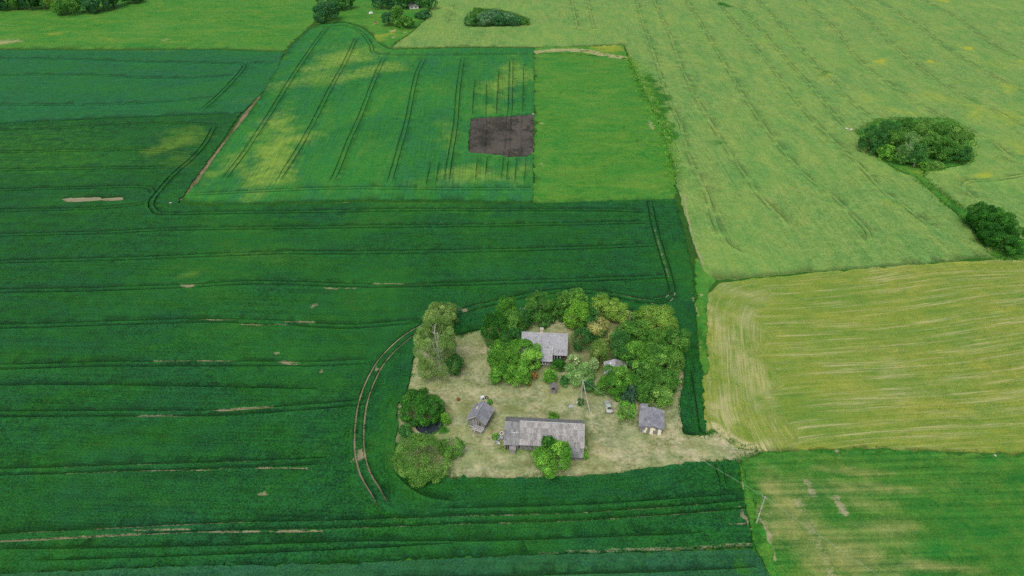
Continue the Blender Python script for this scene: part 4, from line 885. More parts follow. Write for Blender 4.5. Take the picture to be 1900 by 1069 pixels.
for a, b2, nm in ((t1, t2, 'overhead wire pair running from the strutted pole to the lower right pole'), (t2, q3, 'overhead wire pair leaving the lower right pole out of the picture')):
    e = empty('overhead_wire', tuple(a)); tag(e, nm, 'wire')
    for k in (-.4, .4):
        pts = [Vector((k, -k, 0)) + (b2 - a) * (i / 16) - Vector((0, 0, 1.2 * 4 * (i / 16) * (1 - i / 16))) for i in range(17)]
        MB().tube(pts, .013, 4).make('strand', M_wire, e)

# ------------------------------------------------------------------ junk, stones, small things
def blob(r, seed, flat=.7, n=2):
    import bmesh
    bm = bmesh.new(); bmesh.ops.create_icosphere(bm, subdivisions=n, radius=1); rg = random.Random(seed); o = [rg.uniform(0, 9) for _ in range(3)]
    for v in bm.verts:
        s = 1 + .22 * math.sin(v.co.x * 2.7 + o[0]) * math.sin(v.co.y * 3.1 + o[1]) + .15 * math.sin(v.co.z * 4 + o[2]) + rg.uniform(-.05, .05)
        v.co = Vector((v.co.x * s * r, v.co.y * s * r * .8, v.co.z * s * r * flat))
    me = bpy.data.meshes.new('stone'); bm.to_mesh(me); bm.free(); return me
def stone(px_, py_, r, label, mat=None, name='boulder', cat='stone', z=None):
    q = G(px_, py_); me = blob(r, int(px_ * 7 + py_)); me.materials.append(mat or M_stone); o = link(name, me); o.location = (q[0], q[1], r * .35 if z is None else z); o.rotation_euler = (0, 0, px_); return tag(o, label, cat)
stone(317, 379, .75, 'pale boulder at the lower end of the dry ditch'); stone(989, 213, .7, 'pale boulder at the top corner of the ploughed square')
stone(1571, 240, .8, 'left of two pale stones left of the right-hand copse'); stone(1578, 243, .95, 'right and larger of two pale stones left of the copse')
stone(1846, 846, .35, 'lone pale stone on the edge below the hay field'); stone(1072, 747, .35, 'small white stone left of the strutted pole', M_white)
stone(688, 26, 1.6, 'white tarp-covered heap on the far grass', M_white, 'covered_heap', 'heap', .4); stone(697, 43, 1.4, 'brown earth heap near the far bushes', M_rust, 'earth_heap', 'heap', .2)
stone(850.5, 743, .5, 'rusty brown tree stump standing in the lawn', M_rust, 'tree_stump', 'stump', .35)
stone(907, 747, .3, 'white bucket-sized stone behind the granary', M_white)
q = G(1061, 754); pl = empty('plank_pile', (q[0], q[1], .06), rad(15)); tag(pl, 'small heap of pale planks lying left of the pole', 'planks')
for k in range(4): MB().box(-.9 + .1 * k, .8 - .15 * k, -.4 + .22 * k, -.24 + .22 * k, .0 + .03 * (k % 2), .05 + .03 * (k % 2)).make('plank', M_board_lt, pl).rotation_euler = (0, 0, .12 * (k - 1.5))
# junk behind the granary
q = G(896, 741); jk = empty('discarded_appliance', (q[0], q[1], .05), rad(30)); tag(jk, 'white discarded box-shaped appliance behind the granary', 'appliance')
MB().box(-.55, .35, -.4, .4, 0, .9).make('casing', M_white, jk); MB().tube([(-.1, -.4, .45), (-.1, -.44, .45)], .25, 14).make('door', M_blk, jk); MB().box(-.5, .3, -.43, -.4, .75, .88).make('control_panel', M_grey, jk)
def tyre(px_, py_, label, mat, R=.36, z=.1, tilt=0):
    q = G(px_, py_); mb = MB(); n, m_ = 16, 8
    for i in range(n):
        a = 2 * math.pi * i / n
        for j in range(m_): t = 2 * math.pi * j / m_; rr = R + .11 * math.cos(t); mb.v.append((rr * math.cos(a), rr * math.sin(a), .11 * math.sin(t)))
    for i in range(n):
        for j in range(m_): mb.f.append((i * m_ + j, ((i + 1) % n) * m_ + j, ((i + 1) % n) * m_ + (j + 1) % m_, i * m_ + (j + 1) % m_))
    o = mb.make('tyre', mat, None, True); o.location = (q[0], q[1], z + .06); o.rotation_euler = (tilt, 0, 0); return tag(o, label, 'tyre')
tyre(903, 739, 'black tyre beside the white appliance behind the granary', M_blk, tilt=.2, z=.15); tyre(931, 806, 'white-painted tyre against the left end of the barn', M_white, R=.42, tilt=.5, z=.3)
# scrap pile at the barn's left end
for i, (x, y, nm, lb) in enumerate(((927, 815, 'scrap_sheet', 'crumpled pale metal sheet leaning at the barn left corner'), (922, 820, 'scrap_sheet', 'low pale metal sheet left of the scrap by the barn'), (925, 824, 'scrap_sheet', 'bent white metal strip in front of the barn scrap'))):
    q = G(x, y); rg = random.Random(i); mb = MB(); n = 6
    for a in range(n):
        for c in range(n): mb.v.append(((a / 5 - .5) * (1.5 - .3 * i), (c / 5 - .5) * (1.2 - .35 * i), .25 + rg.uniform(-.2, .25) + .25 * (1 - i * .4) * (a / 5)))
    for a in range(n - 1):
        for c in range(n - 1): k = a * n + c; mb.f.append((k, k + n, k + n + 1, k + 1))
    k = len(mb.v); ff = list(mb.f); mb.v += [(x_, y_, z_ - .03) for x_, y_, z_ in mb.v]; mb.f += [tuple(k + j for j in f[::-1]) for f in ff]
    o = mb.make(nm, M_grey if i != 2 else M_white); o.location = (q[0], q[1], .1); o.rotation_euler = (0, 0, i * 1.1); tag(o, lb, 'scrap')
# white pickets at the back edge of the yard
q = G(975, 577); pf = empty('picket_fence', (q[0], q[1], 0), rad(4)); tag(pf, 'few white pickets between trees at the back yard edge', 'fence')
for k in range(6): MB().box(-1.4 + k * .5, -1.28 + k * .5, -.03, .03, -.1, 1.25 - .15 * (k == 1)).make('picket', M_white, pf)
MB().box(-1.5, 1.3, .03, .07, .5, .6).make('rail', M_board, pf)
# far hidden cottage
q = G(768, 16); fc = empty('far_cottage', (q[0], q[1], 0), rad(12)); tag(fc, 'white gabled cottage glimpsed among the far top trees', 'house')
gable_walls(fc, -3.2, 3.2, -2.5, 2.5, 2.4, 4.4, M_white, M_white, clad=False)
rf = MB().hexa([(-3.8, -2.9, 2.2), (3.8, -2.9, 2.2), (3.8, 0, 4.6), (-3.8, 0, 4.6), (-3.8, -2.9, 2.28), (3.8, -2.9, 2.28), (3.8, 0, 4.7), (-3.8, 0, 4.7)]).hexa([(-3.8, 0, 4.6), (3.8, 0, 4.6), (3.8, 2.9, 2.2), (-3.8, 2.9, 2.2), (-3.8, 0, 4.7), (3.8, 0, 4.7), (3.8, 2.9, 2.28), (-3.8, 2.9, 2.28)]).make('roof', M_shake_dk, fc)
for x in (-2.2, .8): window(fc, x, .9, 1.0, 1.1, -2.5, M_board, 1)

# ------------------------------------------------------------------ trees
def leaf_mat(name, dark, light, tip, trans=.4):
    def soft(q): l = .25 * q[0] + .65 * q[1] + .1 * q[2]; return tuple((c * .95 + l * .05) * 2.15 for c in q[:3]) + (1,)
    dark, light, tip = soft(dark), soft(light), soft(tip)
    b = NB(name)
    tone = b.n('ShaderNodeAttribute', attribute_name='tone').outputs['Fac']
    oi = b.n('ShaderNodeObjectInfo').outputs['Random']
    pos = b.n('ShaderNodeNewGeometry').outputs['Position']
    nz = b.noise(pos, .45, 2.0)
    f = b.math('ADD', tone, b.math('MULTIPLY', b.math('SUBTRACT', nz, .5), .9))
    f = b.math('ADD', f, b.math('MULTIPLY', b.math('SUBTRACT', oi, .5), .25), clamp=True)
    col = b.mix(f, dark, light); col = b.mix(b.ramp(f, .75, 1.0), col, tip)
    d = b.n('ShaderNodeBsdfPrincipled', {'Base Color': col, 'Roughness': .6, 'Specular IOR Level': .2})
    t = b.n('ShaderNodeBsdfTranslucent', {'Color': col}); mx = b.n('ShaderNodeMixShader', {0: trans})
    b.t.links.new(d.outputs[0], mx.inputs[1]); b.t.links.new(t.outputs[0], mx.inputs[2]); b.t.links.new(mx.outputs[0], b.out.inputs[0])
    return b.m
LF = {
    'bright': leaf_mat('leaf_bright', C(50, 104, 22), C(98, 154, 44), C(130, 178, 62)),
    'mid': leaf_mat('leaf_mid', C(44, 94, 28), C(90, 142, 50), C(122, 166, 68)),
    'dark': leaf_mat('leaf_dark', C(32, 82, 32), C(64, 120, 50), C(88, 142, 62)),
    'deep': leaf_mat('leaf_deep', C(24, 76, 16), C(56, 118, 30), C(82, 146, 42)),
    'blue': leaf_mat('leaf_bluegreen', C(32, 66, 48), C(66, 106, 78), C(90, 126, 92)),
    'birch': leaf_mat('leaf_birch', C(78, 112, 46), C(124, 154, 76), C(154, 174, 98)),
    'yellow': leaf_mat('leaf_yellowgreen', C(80, 122, 32), C(130, 162, 62), C(158, 180, 84)),
    'lime': leaf_mat('leaf_lime', C(66, 120, 24), C(114, 164, 44), C(146, 188, 62)),
    'olive': leaf_mat('leaf_olive', C(72, 108, 38), C(122, 148, 66), C(154, 166, 88)),
    'tan': leaf_mat('leaf_tan', C(98, 110, 50), C(150, 152, 82), C(176, 172, 108)),
    'willow': leaf_mat('leaf_willow', C(62, 108, 34), C(106, 150, 60), C(134, 170, 80)),
    'sage': leaf_mat('leaf_sage', C(74, 116, 54), C(122, 160, 88), C(154, 182, 116)),
    'flower': leaf_mat('leaf_flowering', C(86, 124, 62), C(154, 176, 116), C(204, 208, 168)),
    'rust': leaf_mat('leaf_rust', C(104, 78, 30), C(150, 112, 52), C(170, 136, 70)),
    'hazy': leaf_mat('leaf_far_haze', C(26, 74, 40), C(58, 114, 62), C(80, 134, 78)),  # distance haze mixed into the leaf colour of far trees
    'grey': leaf_mat('leaf_greygreen', C(48, 94, 56), C(98, 142, 96), C(130, 166, 124)),
}
def crown_mesh(seed, R, Hz, zc, leaf, cover, style, asym=None):
    asym = {'tight': .08, 'fine': .12, 'shrub': .15}.get(style, .28) if asym is None else asym
    rg = np.random.default_rng(seed)
    p = dict(broad=(34, .33, .6), fine=(48, .27, .5), droop=(46, .24, .9), sparse=(24, .30, .5), tight=(60, .27, .4), shrub=(22, .38, .5))[style]
    Kc = p[0]; d = rg.normal(size=(Kc, 3)); d /= np.linalg.norm(d, axis=1)[:, None]; d[:, 2] = np.where(d[:, 2] < -.6, -d[:, 2], d[:, 2])
    d[:, :2] *= (np.sqrt(1 - np.abs(d[:, 2]) ** 3) / (np.sqrt(1 - d[:, 2] ** 2) + 1e-6))[:, None]   # fuller shoulders and skirt than a ball
    rc = p[1] * rg.uniform(.5, 1.3, Kc); rad_f = np.clip(1 - rc * .9, .3, .92) * (rg.uniform(.72, 1.14, Kc) if style not in ('tight', 'fine') else rg.uniform(.82, 1.06, Kc))
    ax = (1.02 if style in ('tight', 'fine') else 1.08) * np.array((R * (1 + rg.normal(0, asym * .4)), R * (1 + rg.normal(0, asym * .4)), Hz))
    cc = d * rad_f[:, None] * ax
    cc[:, :2] += rg.normal(0, asym * .25 * R, 2)
    cr = rc * (R * R * Hz) ** (1 / 3)
    n = int(2.3 * cover * 4 * math.pi * ((R * R * Hz) ** (2 / 3)) / (leaf * leaf))
    n = max(300, min(n, 26000))
    pr = cr ** 2 / (cr ** 2).sum(); k = rg.choice(Kc, n * 2, p=pr)
    e = rg.normal(size=(n * 2, 3)); e /= np.linalg.norm(e, axis=1)[:, None]
    ok = (e * d[k]).sum(1) > -.25; k, e = k[ok][:n], e[ok][:n]
    r = cr[k] * rg.uniform(.62, 1.06, len(k)) ** .7
    pos = cc[k] + e * r[:, None] * np.array((1, 1, max(.75, Hz / R * .8) if style != 'droop' else 1.25))
    m = int(len(k) * .10); ii = rg.normal(size=(m, 3)) * .33 * ax; pos = np.vstack([pos, ii]); e = np.vstack([e, ii / (np.linalg.norm(ii, axis=1)[:, None] + 1e-6)]); k = np.concatenate([k, rg.integers(0, Kc, m)])
    pos[:, 2] += zc; low = pos[:, 2] < .12; pos[low, 2] = rg.uniform(.12, .5, low.sum())
    nr = e + rg.normal(0, p[2], e.shape) + np.array((0, 0, .55)); nr /= np.linalg.norm(nr, axis=1)[:, None]
    t = rg.normal(size=nr.shape)
    if style == 'droop': t = t * .5 + np.array((0, 0, -1.2))
    t -= (t * nr).sum(1)[:, None] * nr; t /= np.linalg.norm(t, axis=1)[:, None] + 1e-9; bt = np.cross(nr, t)
    s = leaf * rg.uniform(.55, 1.35, len(pos))[:, None]; asp = {'droop': .45, 'fine': .5}.get(style, .75)
    V = np.stack([pos - t * s * .6, pos + bt * s * .5 * asp + nr * s * .08, pos + t * s * .7 - nr * s * .12, pos - bt * s * .5 * asp + nr * s * .08], 1).reshape(-1, 3)
    N_ = len(pos); me = bpy.data.meshes.new('crown')
    me.vertices.add(N_ * 4); me.vertices.foreach_set('co', V.ravel()); me.loops.add(N_ * 4); me.loops.foreach_set('vertex_index', np.arange(N_ * 4, dtype=np.int32))
    me.polygons.add(N_); me.polygons.foreach_set('loop_start', np.arange(0, N_ * 4, 4, dtype=np.int32)); me.polygons.foreach_set('loop_total', np.full(N_, 4, np.int32)); me.update()
    ct = rg.normal(0, .2, Kc); tone = np.clip(.48 + ct[k] + rg.normal(0, .17, N_), 0, 1)
    a = me.attributes.new('tone', 'FLOAT', 'FACE'); a.data.foreach_set('value', tone)
    return me, cc + np.array((0, 0, zc)), cr
def trunk_mesh(seed, R, H, zc, cc, r0, nlimb, mat, twigs=0, lean=0.0):
    rg = random.Random(seed); mb = MB(); top = zc + (H - zc) * .55
    pts = [(0, 0, -.3)]; n = 6; ox = oy = 0
    for i in range(1, n + 1):
        ox += rg.gauss(0, .05 * R); oy += rg.gauss(0, .05 * R); pts.append((ox * i / n + lean * i / n, oy * i / n, top * i / n))
    mb.tube(pts, [r0 * (1.25 if i == 0 else 1 - .75 * i / n) for i in range(n + 1)], 7)
    order = sorted(range(len(cc)), key=lambda i: rg.random())[:nlimb]
    for i in order:
        c = Vector(cc[i]); c = Vector((c.x * .82, c.y * .82, c.z)); f = rg.uniform(.25, .75); a = Vector(pts[int(f * n)]); a.z = pts[int(f * n)][2]
        if a.z > c.z: a = Vector(pts[1])
        mid = a.lerp(c, .5) + Vector((rg.gauss(0, .06 * R), rg.gauss(0, .06 * R), .08 * R))
        mb.tube([a, mid, c], [r0 * .4, r0 * .26, r0 * .1], 5, False)
        for _ in range(twigs):
            e = c + Vector((rg.gauss(0, .3), rg.gauss(0, .3), rg.gauss(.15, .25))) * R * .55; s_ = mid.lerp(c, rg.random()); mb.tube([s_, s_.lerp(e, .5) + Vector((0, 0, .04 * R)), e], [r0 * .17, r0 * .12, r0 * .05], 4, False)
    return mb.mesh('trunk', mat)
TREE_N = [0]
def tree(x0, x1, y0, y1, pal, label, style='broad', cat='tree', name=None, cover=1.15, group=None, mat=None, twigs=1, clear=.0, limbs=8, leafk=1.0, hmax=None, asym=None):
    """a tree from the box its crown fills in the photo: the crown's width gives the radius, its height the rest"""
    TREE_N[0] += 1; seed = TREE_N[0] * 17 + 5
    cx, cy = (x0 + x1) / 2, (y0 + y1) / 2; e = elev(cy)
    zc = 3.0
    for _ in range(3):
        mp = mpp(cy) * (CAM_H - zc) / CAM_H
        R = (x1 - x0) / 2 * mp; hv = (y1 - y0) / 2 * mp
        Hz = math.sqrt(max((hv ** 2 - (R * math.sin(e)) ** 2), (.35 * R) ** 2)) / math.cos(e); Hz = min(Hz, 2.4 * R) if hmax is None else min(Hz, hmax)
        zc = Hz * .86 + clear
    q = G(cx, cy, zc); H = zc + Hz
    leaf = max(.26, .8 * mpp(cy) * 1.9) * leafk
    nm = name or ('shrub' if cat == 'shrub' else 'tree')
    t = empty(nm, (q[0], q[1], 0), 0); tag(t, label, cat, group)
    me, cc, cr = crown_mesh(seed, R, Hz, zc, leaf, cover, style, asym)
    me.materials.append(LF[pal]); link('crown', me, t)
    link('trunk', trunk_mesh(seed, R, H, zc, cc, max(.06, .045 * min(H, 14) * (.8 if cat == 'tree' else .45)), limbs, mat or M_bark, twigs), t)
    return t
# --- farmstead, left to right
tree(783, 853, 560, 622, 'birch', 'rear sage-green birch beside the curved tractor track', 'droop', name='birch_tree', mat=M_birch, cover=2.1, twigs=1, limbs=10)
tree(769, 858, 596, 706, 'birch', 'large front birch with pale trunk and hanging sage leaves', 'droop', name='birch_tree', mat=M_birch, cover=2.1, twigs=2, limbs=12)
tree(771, 802, 606, 640, 'mid', 'small green bush at the left foot of the rear birch', 'shrub', 'shrub', cover=1.0)
tree(826, 862, 655, 700, 'dark', 'dark bush at the right foot of the front birch', 'shrub', 'shrub', cover=1.0)
tree(734, 826, 722, 792, 'deep', 'dense round tree above the pond', 'tight', cover=1.4)
tree(727, 842, 808, 889, 'willow', 'broad pale willow bush below the pond', 'fine', cover=1.35)
tree(812, 864, 814, 848, 'mid', 'low lobe-shaped bush right of the willow by the pond', 'fine', 'shrub', cover=1.1)
tree(738, 772, 786, 812, 'dark', 'small dark bush squeezed between the two pond trees', 'shrub', 'shrub')
tree(818, 836, 765, 792, 'lime', 'narrow lime-green bush at the right bank of the pond', 'shrub', 'shrub', cover=.8)
tree(919, 958, 552, 606, 'bright', 'narrow tall tree rising left behind the farmhouse', 'broad', cover=1.2)
tree(897, 938, 577, 642, 'deep', 'dark green tree at the left end behind the house', 'broad', cover=1.2)
tree(929, 974, 573, 628, 'mid', 'rounded green tree touching the house rear left corner', 'broad')
tree(930, 972, 606, 650, 'dark', 'dark shaded bush at the left gable of the house', 'shrub', 'shrub')
tree(921, 956, 613, 648, 'bright', 'small bright orchard tree above the front orchard group', 'broad', name='orchard_tree')
tree(902, 948, 634, 690, 'bright', 'left tree of the orchard before the house', 'broad', name='orchard_tree')
tree(938, 1013, 632, 694, 'bright', 'large orchard tree hiding the left half of the farmhouse', 'broad', name='orchard_tree', cover=1.3)
tree(906, 950, 672, 716, 'bright', 'lower left tree of the orchard group', 'broad', name='orchard_tree')
tree(944, 984, 672, 719, 'bright', 'lower right tree of the orchard group', 'broad', name='orchard_tree')
tree(974, 1031, 541, 604, 'mid', 'feathery tree straight behind the farmhouse chimney', 'fine', cover=1.1)
tree(982, 1032, 574, 606, 'dark', 'low spreading tree close behind the house ridge', 'fine')
tree(1029, 1064, 542, 580, 'mid', 'green tree at the rear edge between two taller crowns', 'broad')
tree(1048, 1088, 536, 584, 'mid', 'tall rear tree cutting into the tractor track', 'broad')
tree(1048, 1090, 556, 618, 'lime', 'yellow-green tree right behind the house', 'broad', cover=1.2)
tree(1060, 1100, 606, 656, 'dark', 'dark bush off the right gable of the house', 'fine', 'shrub')
tree(1078, 1112, 575, 622, 'dark', 'shaded bush behind the straw-coloured tree', 'shrub', 'shrub')
tree(1096, 1150, 549, 600, 'yellow', 'yellowish rear tree at the top of the grove', 'broad')
tree(1134, 1166, 562, 605, 'yellow', 'smaller yellowish tree right beside the rear yellowish one', 'broad')
tree(1108, 1130, 543, 570, 'mid', 'small green treetop behind the yellowish rear tree', 'broad')
tree(1083, 1140, 586, 640, 'tan', 'straw-coloured half-dead tree in the middle of the grove', 'sparse', cover=.75, mat=M_twig, twigs=8, limbs=18)
tree(1096, 1130, 628, 682, 'olive', 'olive tree below the straw-coloured one', 'broad')
tree(1128, 1166, 612, 672, 'dark', 'dark tree in the centre of the grove', 'fine')
tree(1154, 1208, 590, 642, 'mid', 'rounded green tree in the upper middle of the grove', 'broad')
tree(1170, 1256, 565, 640, 'yellow', 'large yellow-green tree at the grove upper right', 'broad', cover=1.05, twigs=3, limbs=14, mat=M_twig)
tree(1206, 1258, 598, 642, 'olive', 'twiggy half-dead tree with bare tan branches at grove right', 'sparse', cover=.5, mat=M_twig, twigs=9, limbs=20)
tree(1232, 1276, 606, 668, 'mid', 'outer right tree overhanging the wheat strip', 'broad')
tree(1236, 1272, 652, 702, 'willow', 'lower outer right tree beside the wheat strip', 'broad')
tree(1190, 1244, 636, 694, 'mid', 'broad tree right of centre in the grove', 'broad', cover=1.25)
tree(1154, 1208, 634, 690, 'bright', 'bright lumpy tree left of centre in the grove', 'broad', cover=1.25)
tree(1166, 1214, 670, 722, 'mid', 'mottled tree in the lower middle of the grove', 'broad')
tree(1206, 1254, 684, 738, 'mid', 'green tree at the lower right of the grove', 'broad')
tree(1112, 1168, 678, 738, 'bright', 'bright tree in front of the hidden hut', 'broad', cover=1.3)
tree(1176, 1216, 706, 754, 'mid', 'green bush just behind the wood shed left part', 'broad', 'shrub')
tree(1204, 1248, 712, 762, 'willow', 'olive-green bush just behind the wood shed right part', 'broad', 'shrub')
tree(1148, 1186, 712, 752, 'blue', 'dark blue-green bush between grove and wood shed', 'fine', 'shrub')
tree(1145, 1179, 742, 786, 'bright', 'small bright pointed shrub left of the wood shed', 'fine', 'shrub')
tree(1047, 1108, 670, 717, 'sage', 'large pale-leaved shrub before the house right corner', 'broad', cover=1.1)
tree(1052, 1076, 656, 682, 'flower', 'straw-pale withered shrub by the house corner', 'sparse', 'shrub', cover=.7, mat=M_twig, twigs=4)
tree(1090, 1112, 664, 690, 'flower', 'white-flowering shrub left of the hidden hut', 'shrub', 'shrub')
tree(1022, 1050, 665, 690, 'deep', 'round dark green bush at the porch', 'tight', 'shrub')
tree(1008, 1034, 683, 714, 'bright', 'round bright bush behind the well house', 'tight', 'shrub')
tree(1038, 1058, 696, 718, 'dark', 'dark bush right of the well house', 'shrub', 'shrub')
tree(1082, 1106, 704, 732, 'dark', 'dark bush right of the strutted pole top', 'shrub', 'shrub')
tree(1100, 1124, 706, 734, 'willow', 'olive bush between pole and grove', 'shrub', 'shrub', cover=.9)
tree(985, 997, 690, 706, 'rust', 'rusty orange bush at the right foot of the orchard', 'shrub', 'shrub')
tree(977, 985, 709, 718, 'rust', 'tiny rusty bush under the lower orchard tree', 'shrub', 'shrub')
tree(984, 1062, 816, 884, 'bright', 'bright round tree standing before the barn', 'broad', cover=1.6, clear=.5, asym=.05)
tree(1007, 1030, 808, 832, 'deep', 'small leafy crown sticking up over the round tree', 'broad', cover=1.2, clear=4.2, name='young_tree')
tree(1013, 1039, 765, 784, 'bright', 'small bright bush behind the barn ridge', 'shrub', 'shrub')
tree(1071, 1084, 738, 754, 'dark', 'little dark bush at the foot of the strutted pole', 'fine', 'shrub')
tree(912, 926, 803, 818, 'bright', 'weedy green clump beside the barn scrap', 'fine', 'shrub', cover=.8)
tree(903, 914, 740, 752, 'bright', 'small weed clump behind the granary', 'fine', 'shrub', cover=.8)
tree(1082, 1092, 836, 856, 'bright', 'weed clump at the barn right front corner', 'fine', 'shrub', cover=.7)
for x0, x1, y0, y1, pl_, lb in ((1140, 1180, 600, 640, 'mid', 'green tree filling the gap right of the straw-coloured one'), (1196, 1236, 612, 656, 'mid', 'tree under the large yellow-green crown'), (1216, 1262, 640, 690, 'bright', 'bright inner tree near the grove right edge'),
                                (1148, 1180, 640, 684, 'dark', 'dark inner tree above the bright front tree'), (1184, 1226, 660, 704, 'bright', 'bright inner tree above the mottled one'), (1226, 1262, 690, 728, 'mid', 'small tree at the grove lower right rim'), (1166, 1200, 572, 612, 'mid', 'green rear tree left of the large yellow-green crown'),
                                (1072, 1100, 560, 604, 'mid', 'green tree between the yellow-green and yellowish rear trees'), (1150, 1190, 690, 734, 'mid', 'inner tree right of the bright front tree'), (1092, 1124, 600, 640, 'dark', 'dark bush beneath the straw-coloured tree'),
                                (956, 986, 574, 616, 'dark', 'dark tree between the feathery tree and the rounded one'), (926, 962, 648, 700, 'bright', 'middle orchard tree filling the orchard middle'), (1024, 1054, 560, 596, 'mid', 'green bush in the gap behind the house right half')):
    tree(x0, x1, y0, y1, pl_, lb, 'broad', cover=1.2)
# --- weeds and rough grass
def tufts(name, label, P, hgt, pal, n=6, seed=0):
    rg = np.random.default_rng(seed); m = len(P); Q = np.repeat(P, n, 0) + rg.normal(0, .5 * hgt, (m * n, 2)); N_ = len(Q)
    a = rg.uniform(0, 6.283, N_); w = hgt * rg.uniform(.12, .3, N_); hh = hgt * rg.uniform(.5, 1.3, N_); dx, dy = np.cos(a), np.sin(a); lx, ly = rg.normal(0, .35, N_) * hh, rg.normal(0, .35, N_) * hh
    V = np.zeros((N_, 3, 3)); V[:, 0] = np.stack([Q[:, 0] - dx * w, Q[:, 1] - dy * w, np.full(N_, .02)], 1); V[:, 1] = np.stack([Q[:, 0] + dx * w, Q[:, 1] + dy * w, np.full(N_, .02)], 1); V[:, 2] = np.stack([Q[:, 0] + lx, Q[:, 1] + ly, hh], 1)
    me = bpy.data.meshes.new(name); me.vertices.add(N_ * 3); me.vertices.foreach_set('co', V.ravel()); me.loops.add(N_ * 3); me.loops.foreach_set('vertex_index', np.arange(N_ * 3, dtype=np.int32))
    me.polygons.add(N_); me.polygons.foreach_set('loop_start', np.arange(0, N_ * 3, 3, dtype=np.int32)); me.polygons.foreach_set('loop_total', np.full(N_, 3, np.int32)); me.update()
    at = me.attributes.new('tone', 'FLOAT', 'FACE'); at.data.foreach_set('value', np.clip(rg.normal(.5, .2, N_), 0, 1)); me.materials.append(LF[pal])
    o = link(name, me); return tag(o, label, 'weeds', kind='stuff')
_rg = np.random.default_rng(77)
def around(pts, n, spread): 
    R_ = resample(np.asarray(pts, float), .5, True); k = _rg.integers(0, len(R_), n); keep = np.sin(R_[k, 0] * .31) + np.sin(R_[k, 1] * .47 + 2) + _rg.normal(0, .7, n) > -.2
    return (R_[k] + _rg.normal(0, spread, (n, 2)))[keep]
def base_of(o_, x0, x1, y0, y1): c, s_ = math.cos(o_.rotation_euler.z), math.sin(o_.rotation_euler.z); return [(o_.location.x + x * c - y * s_, o_.location.y + x * s_ + y * c) for x, y in ((x0, y0), (x1, y0), (x1, y1), (x0, y1))]
W_ = [around(base_of(bn, -3.6, 15.2, -4.4, 4.2), 260, .5), around(base_of(granary, -.2, 5.6, -2.4, 2.4), 120, .4), around(base_of(house, -.5, 13, -6, 5), 200, .6), around(POND, 220, .7)]
tufts('weeds', 'green weeds growing along the farm building walls', np.vstack(W_), .42, 'bright', 7, 1)
tufts('rough_grass', 'ragged grass along the farmyard margin', around(YARD_W, 2600, .55), .45, 'dark', 6, 2)
YP = np.stack([_rg.uniform(-30, 60, 6000), _rg.uniform(95, 175, 6000)], 1); YP = YP[inside(YP, YARD_W) & ~inside(YP, POND)]; YP = YP[np.sin(YP[:, 0] * .35 + 1.3 * np.sin(YP[:, 1] * .2)) + np.sin(YP[:, 1] * .42) + _rg.normal(0, .6, len(YP)) > .3]
tufts('hay_wisps', 'straw wisps and dry tufts over the mown lawn', YP, .2, 'flower', 5, 3)
tufts('scrub_grass', 'rough grass round the copse and down the strip', np.vstack([around(Gs(STRIP), 1600, 1.0)]), .9, 'mid', 6, 4)
tufts('ditch_weeds', 'tall weeds on the meadow right-hand edge', np.vstack([resample(Gs([(1166, 108), (1192, 150), (1215, 200), (1240, 260), (1252, 330)]), .15)]) + _rg.normal(0, 2.2, (len(resample(Gs([(1166, 108), (1192, 150), (1215, 200), (1240, 260), (1252, 330)]), .15)), 2)), .9, 'bright', 5, 5)
# --- copse on the right
CG = 'trees of the right-hand copse'
for b_ in ((1596, 1640, 232, 286, 'dark', 'fine', 'dark leftmost tree of the right-hand copse'), (1622, 1672, 222, 276, 'dark', 'fine', 'dark rear tree second from the left in the copse'), (1654, 1700, 216, 268, 'mid', 'fine', 'rear middle tree of the right-hand copse'),
           (1690, 1740, 220, 272, 'willow', 'fine', 'olive rear tree right of the middle in the copse'), (1726, 1776, 222, 276, 'mid', 'broad', 'rear right tree of the right-hand copse'), (1752, 1798, 236, 296, 'willow', 'broad', 'rightmost tree of the right-hand copse'),
           (1728, 1776, 250, 302, 'mid', 'broad', 'front right tree of the right-hand copse'), (1700, 1744, 248, 294, 'mid', 'broad', 'inner right tree of the copse above the shaded gap'), (1640, 1684, 240, 288, 'mid', 'fine', 'inner left tree of the copse behind the bright shrub'),
           (1668, 1702, 246, 308, 'sage', 'droop', 'pale birch in the middle front of the copse'), (1684, 1720, 266, 314, 'dark', 'broad', 'dark front tree right of the pale birch in the copse'), (1752, 1800, 270, 306, 'dark', 'broad', 'low dark tree at the copse right foot'),
           (1608, 1640, 262, 290, 'dark', 'fine', 'low dark tree at the copse left foot')):
    tree(b_[0], b_[1], b_[2], b_[3], b_[4], b_[6], b_[5], group=CG, cover=1.3, name='copse_tree', mat=M_birch if 'birch' in b_[6] else None, limbs=5)
tree(1628, 1666, 270, 300, 'bright', 'bright round shrub at the copse front left', 'broad', 'shrub', group=CG)
tree(1700, 1720, 296, 316, 'bright', 'small bright shrub at the copse front tip', 'broad', 'shrub', group=CG)
tree(1718, 1752, 298, 316, 'willow', 'low grey-green shrub at the copse front right', 'fine', 'shrub', group=CG)
tree(1658, 1690, 282, 308, 'mid', 'low green shrub between bright shrub and pale birch', 'fine', 'shrub', group=CG)
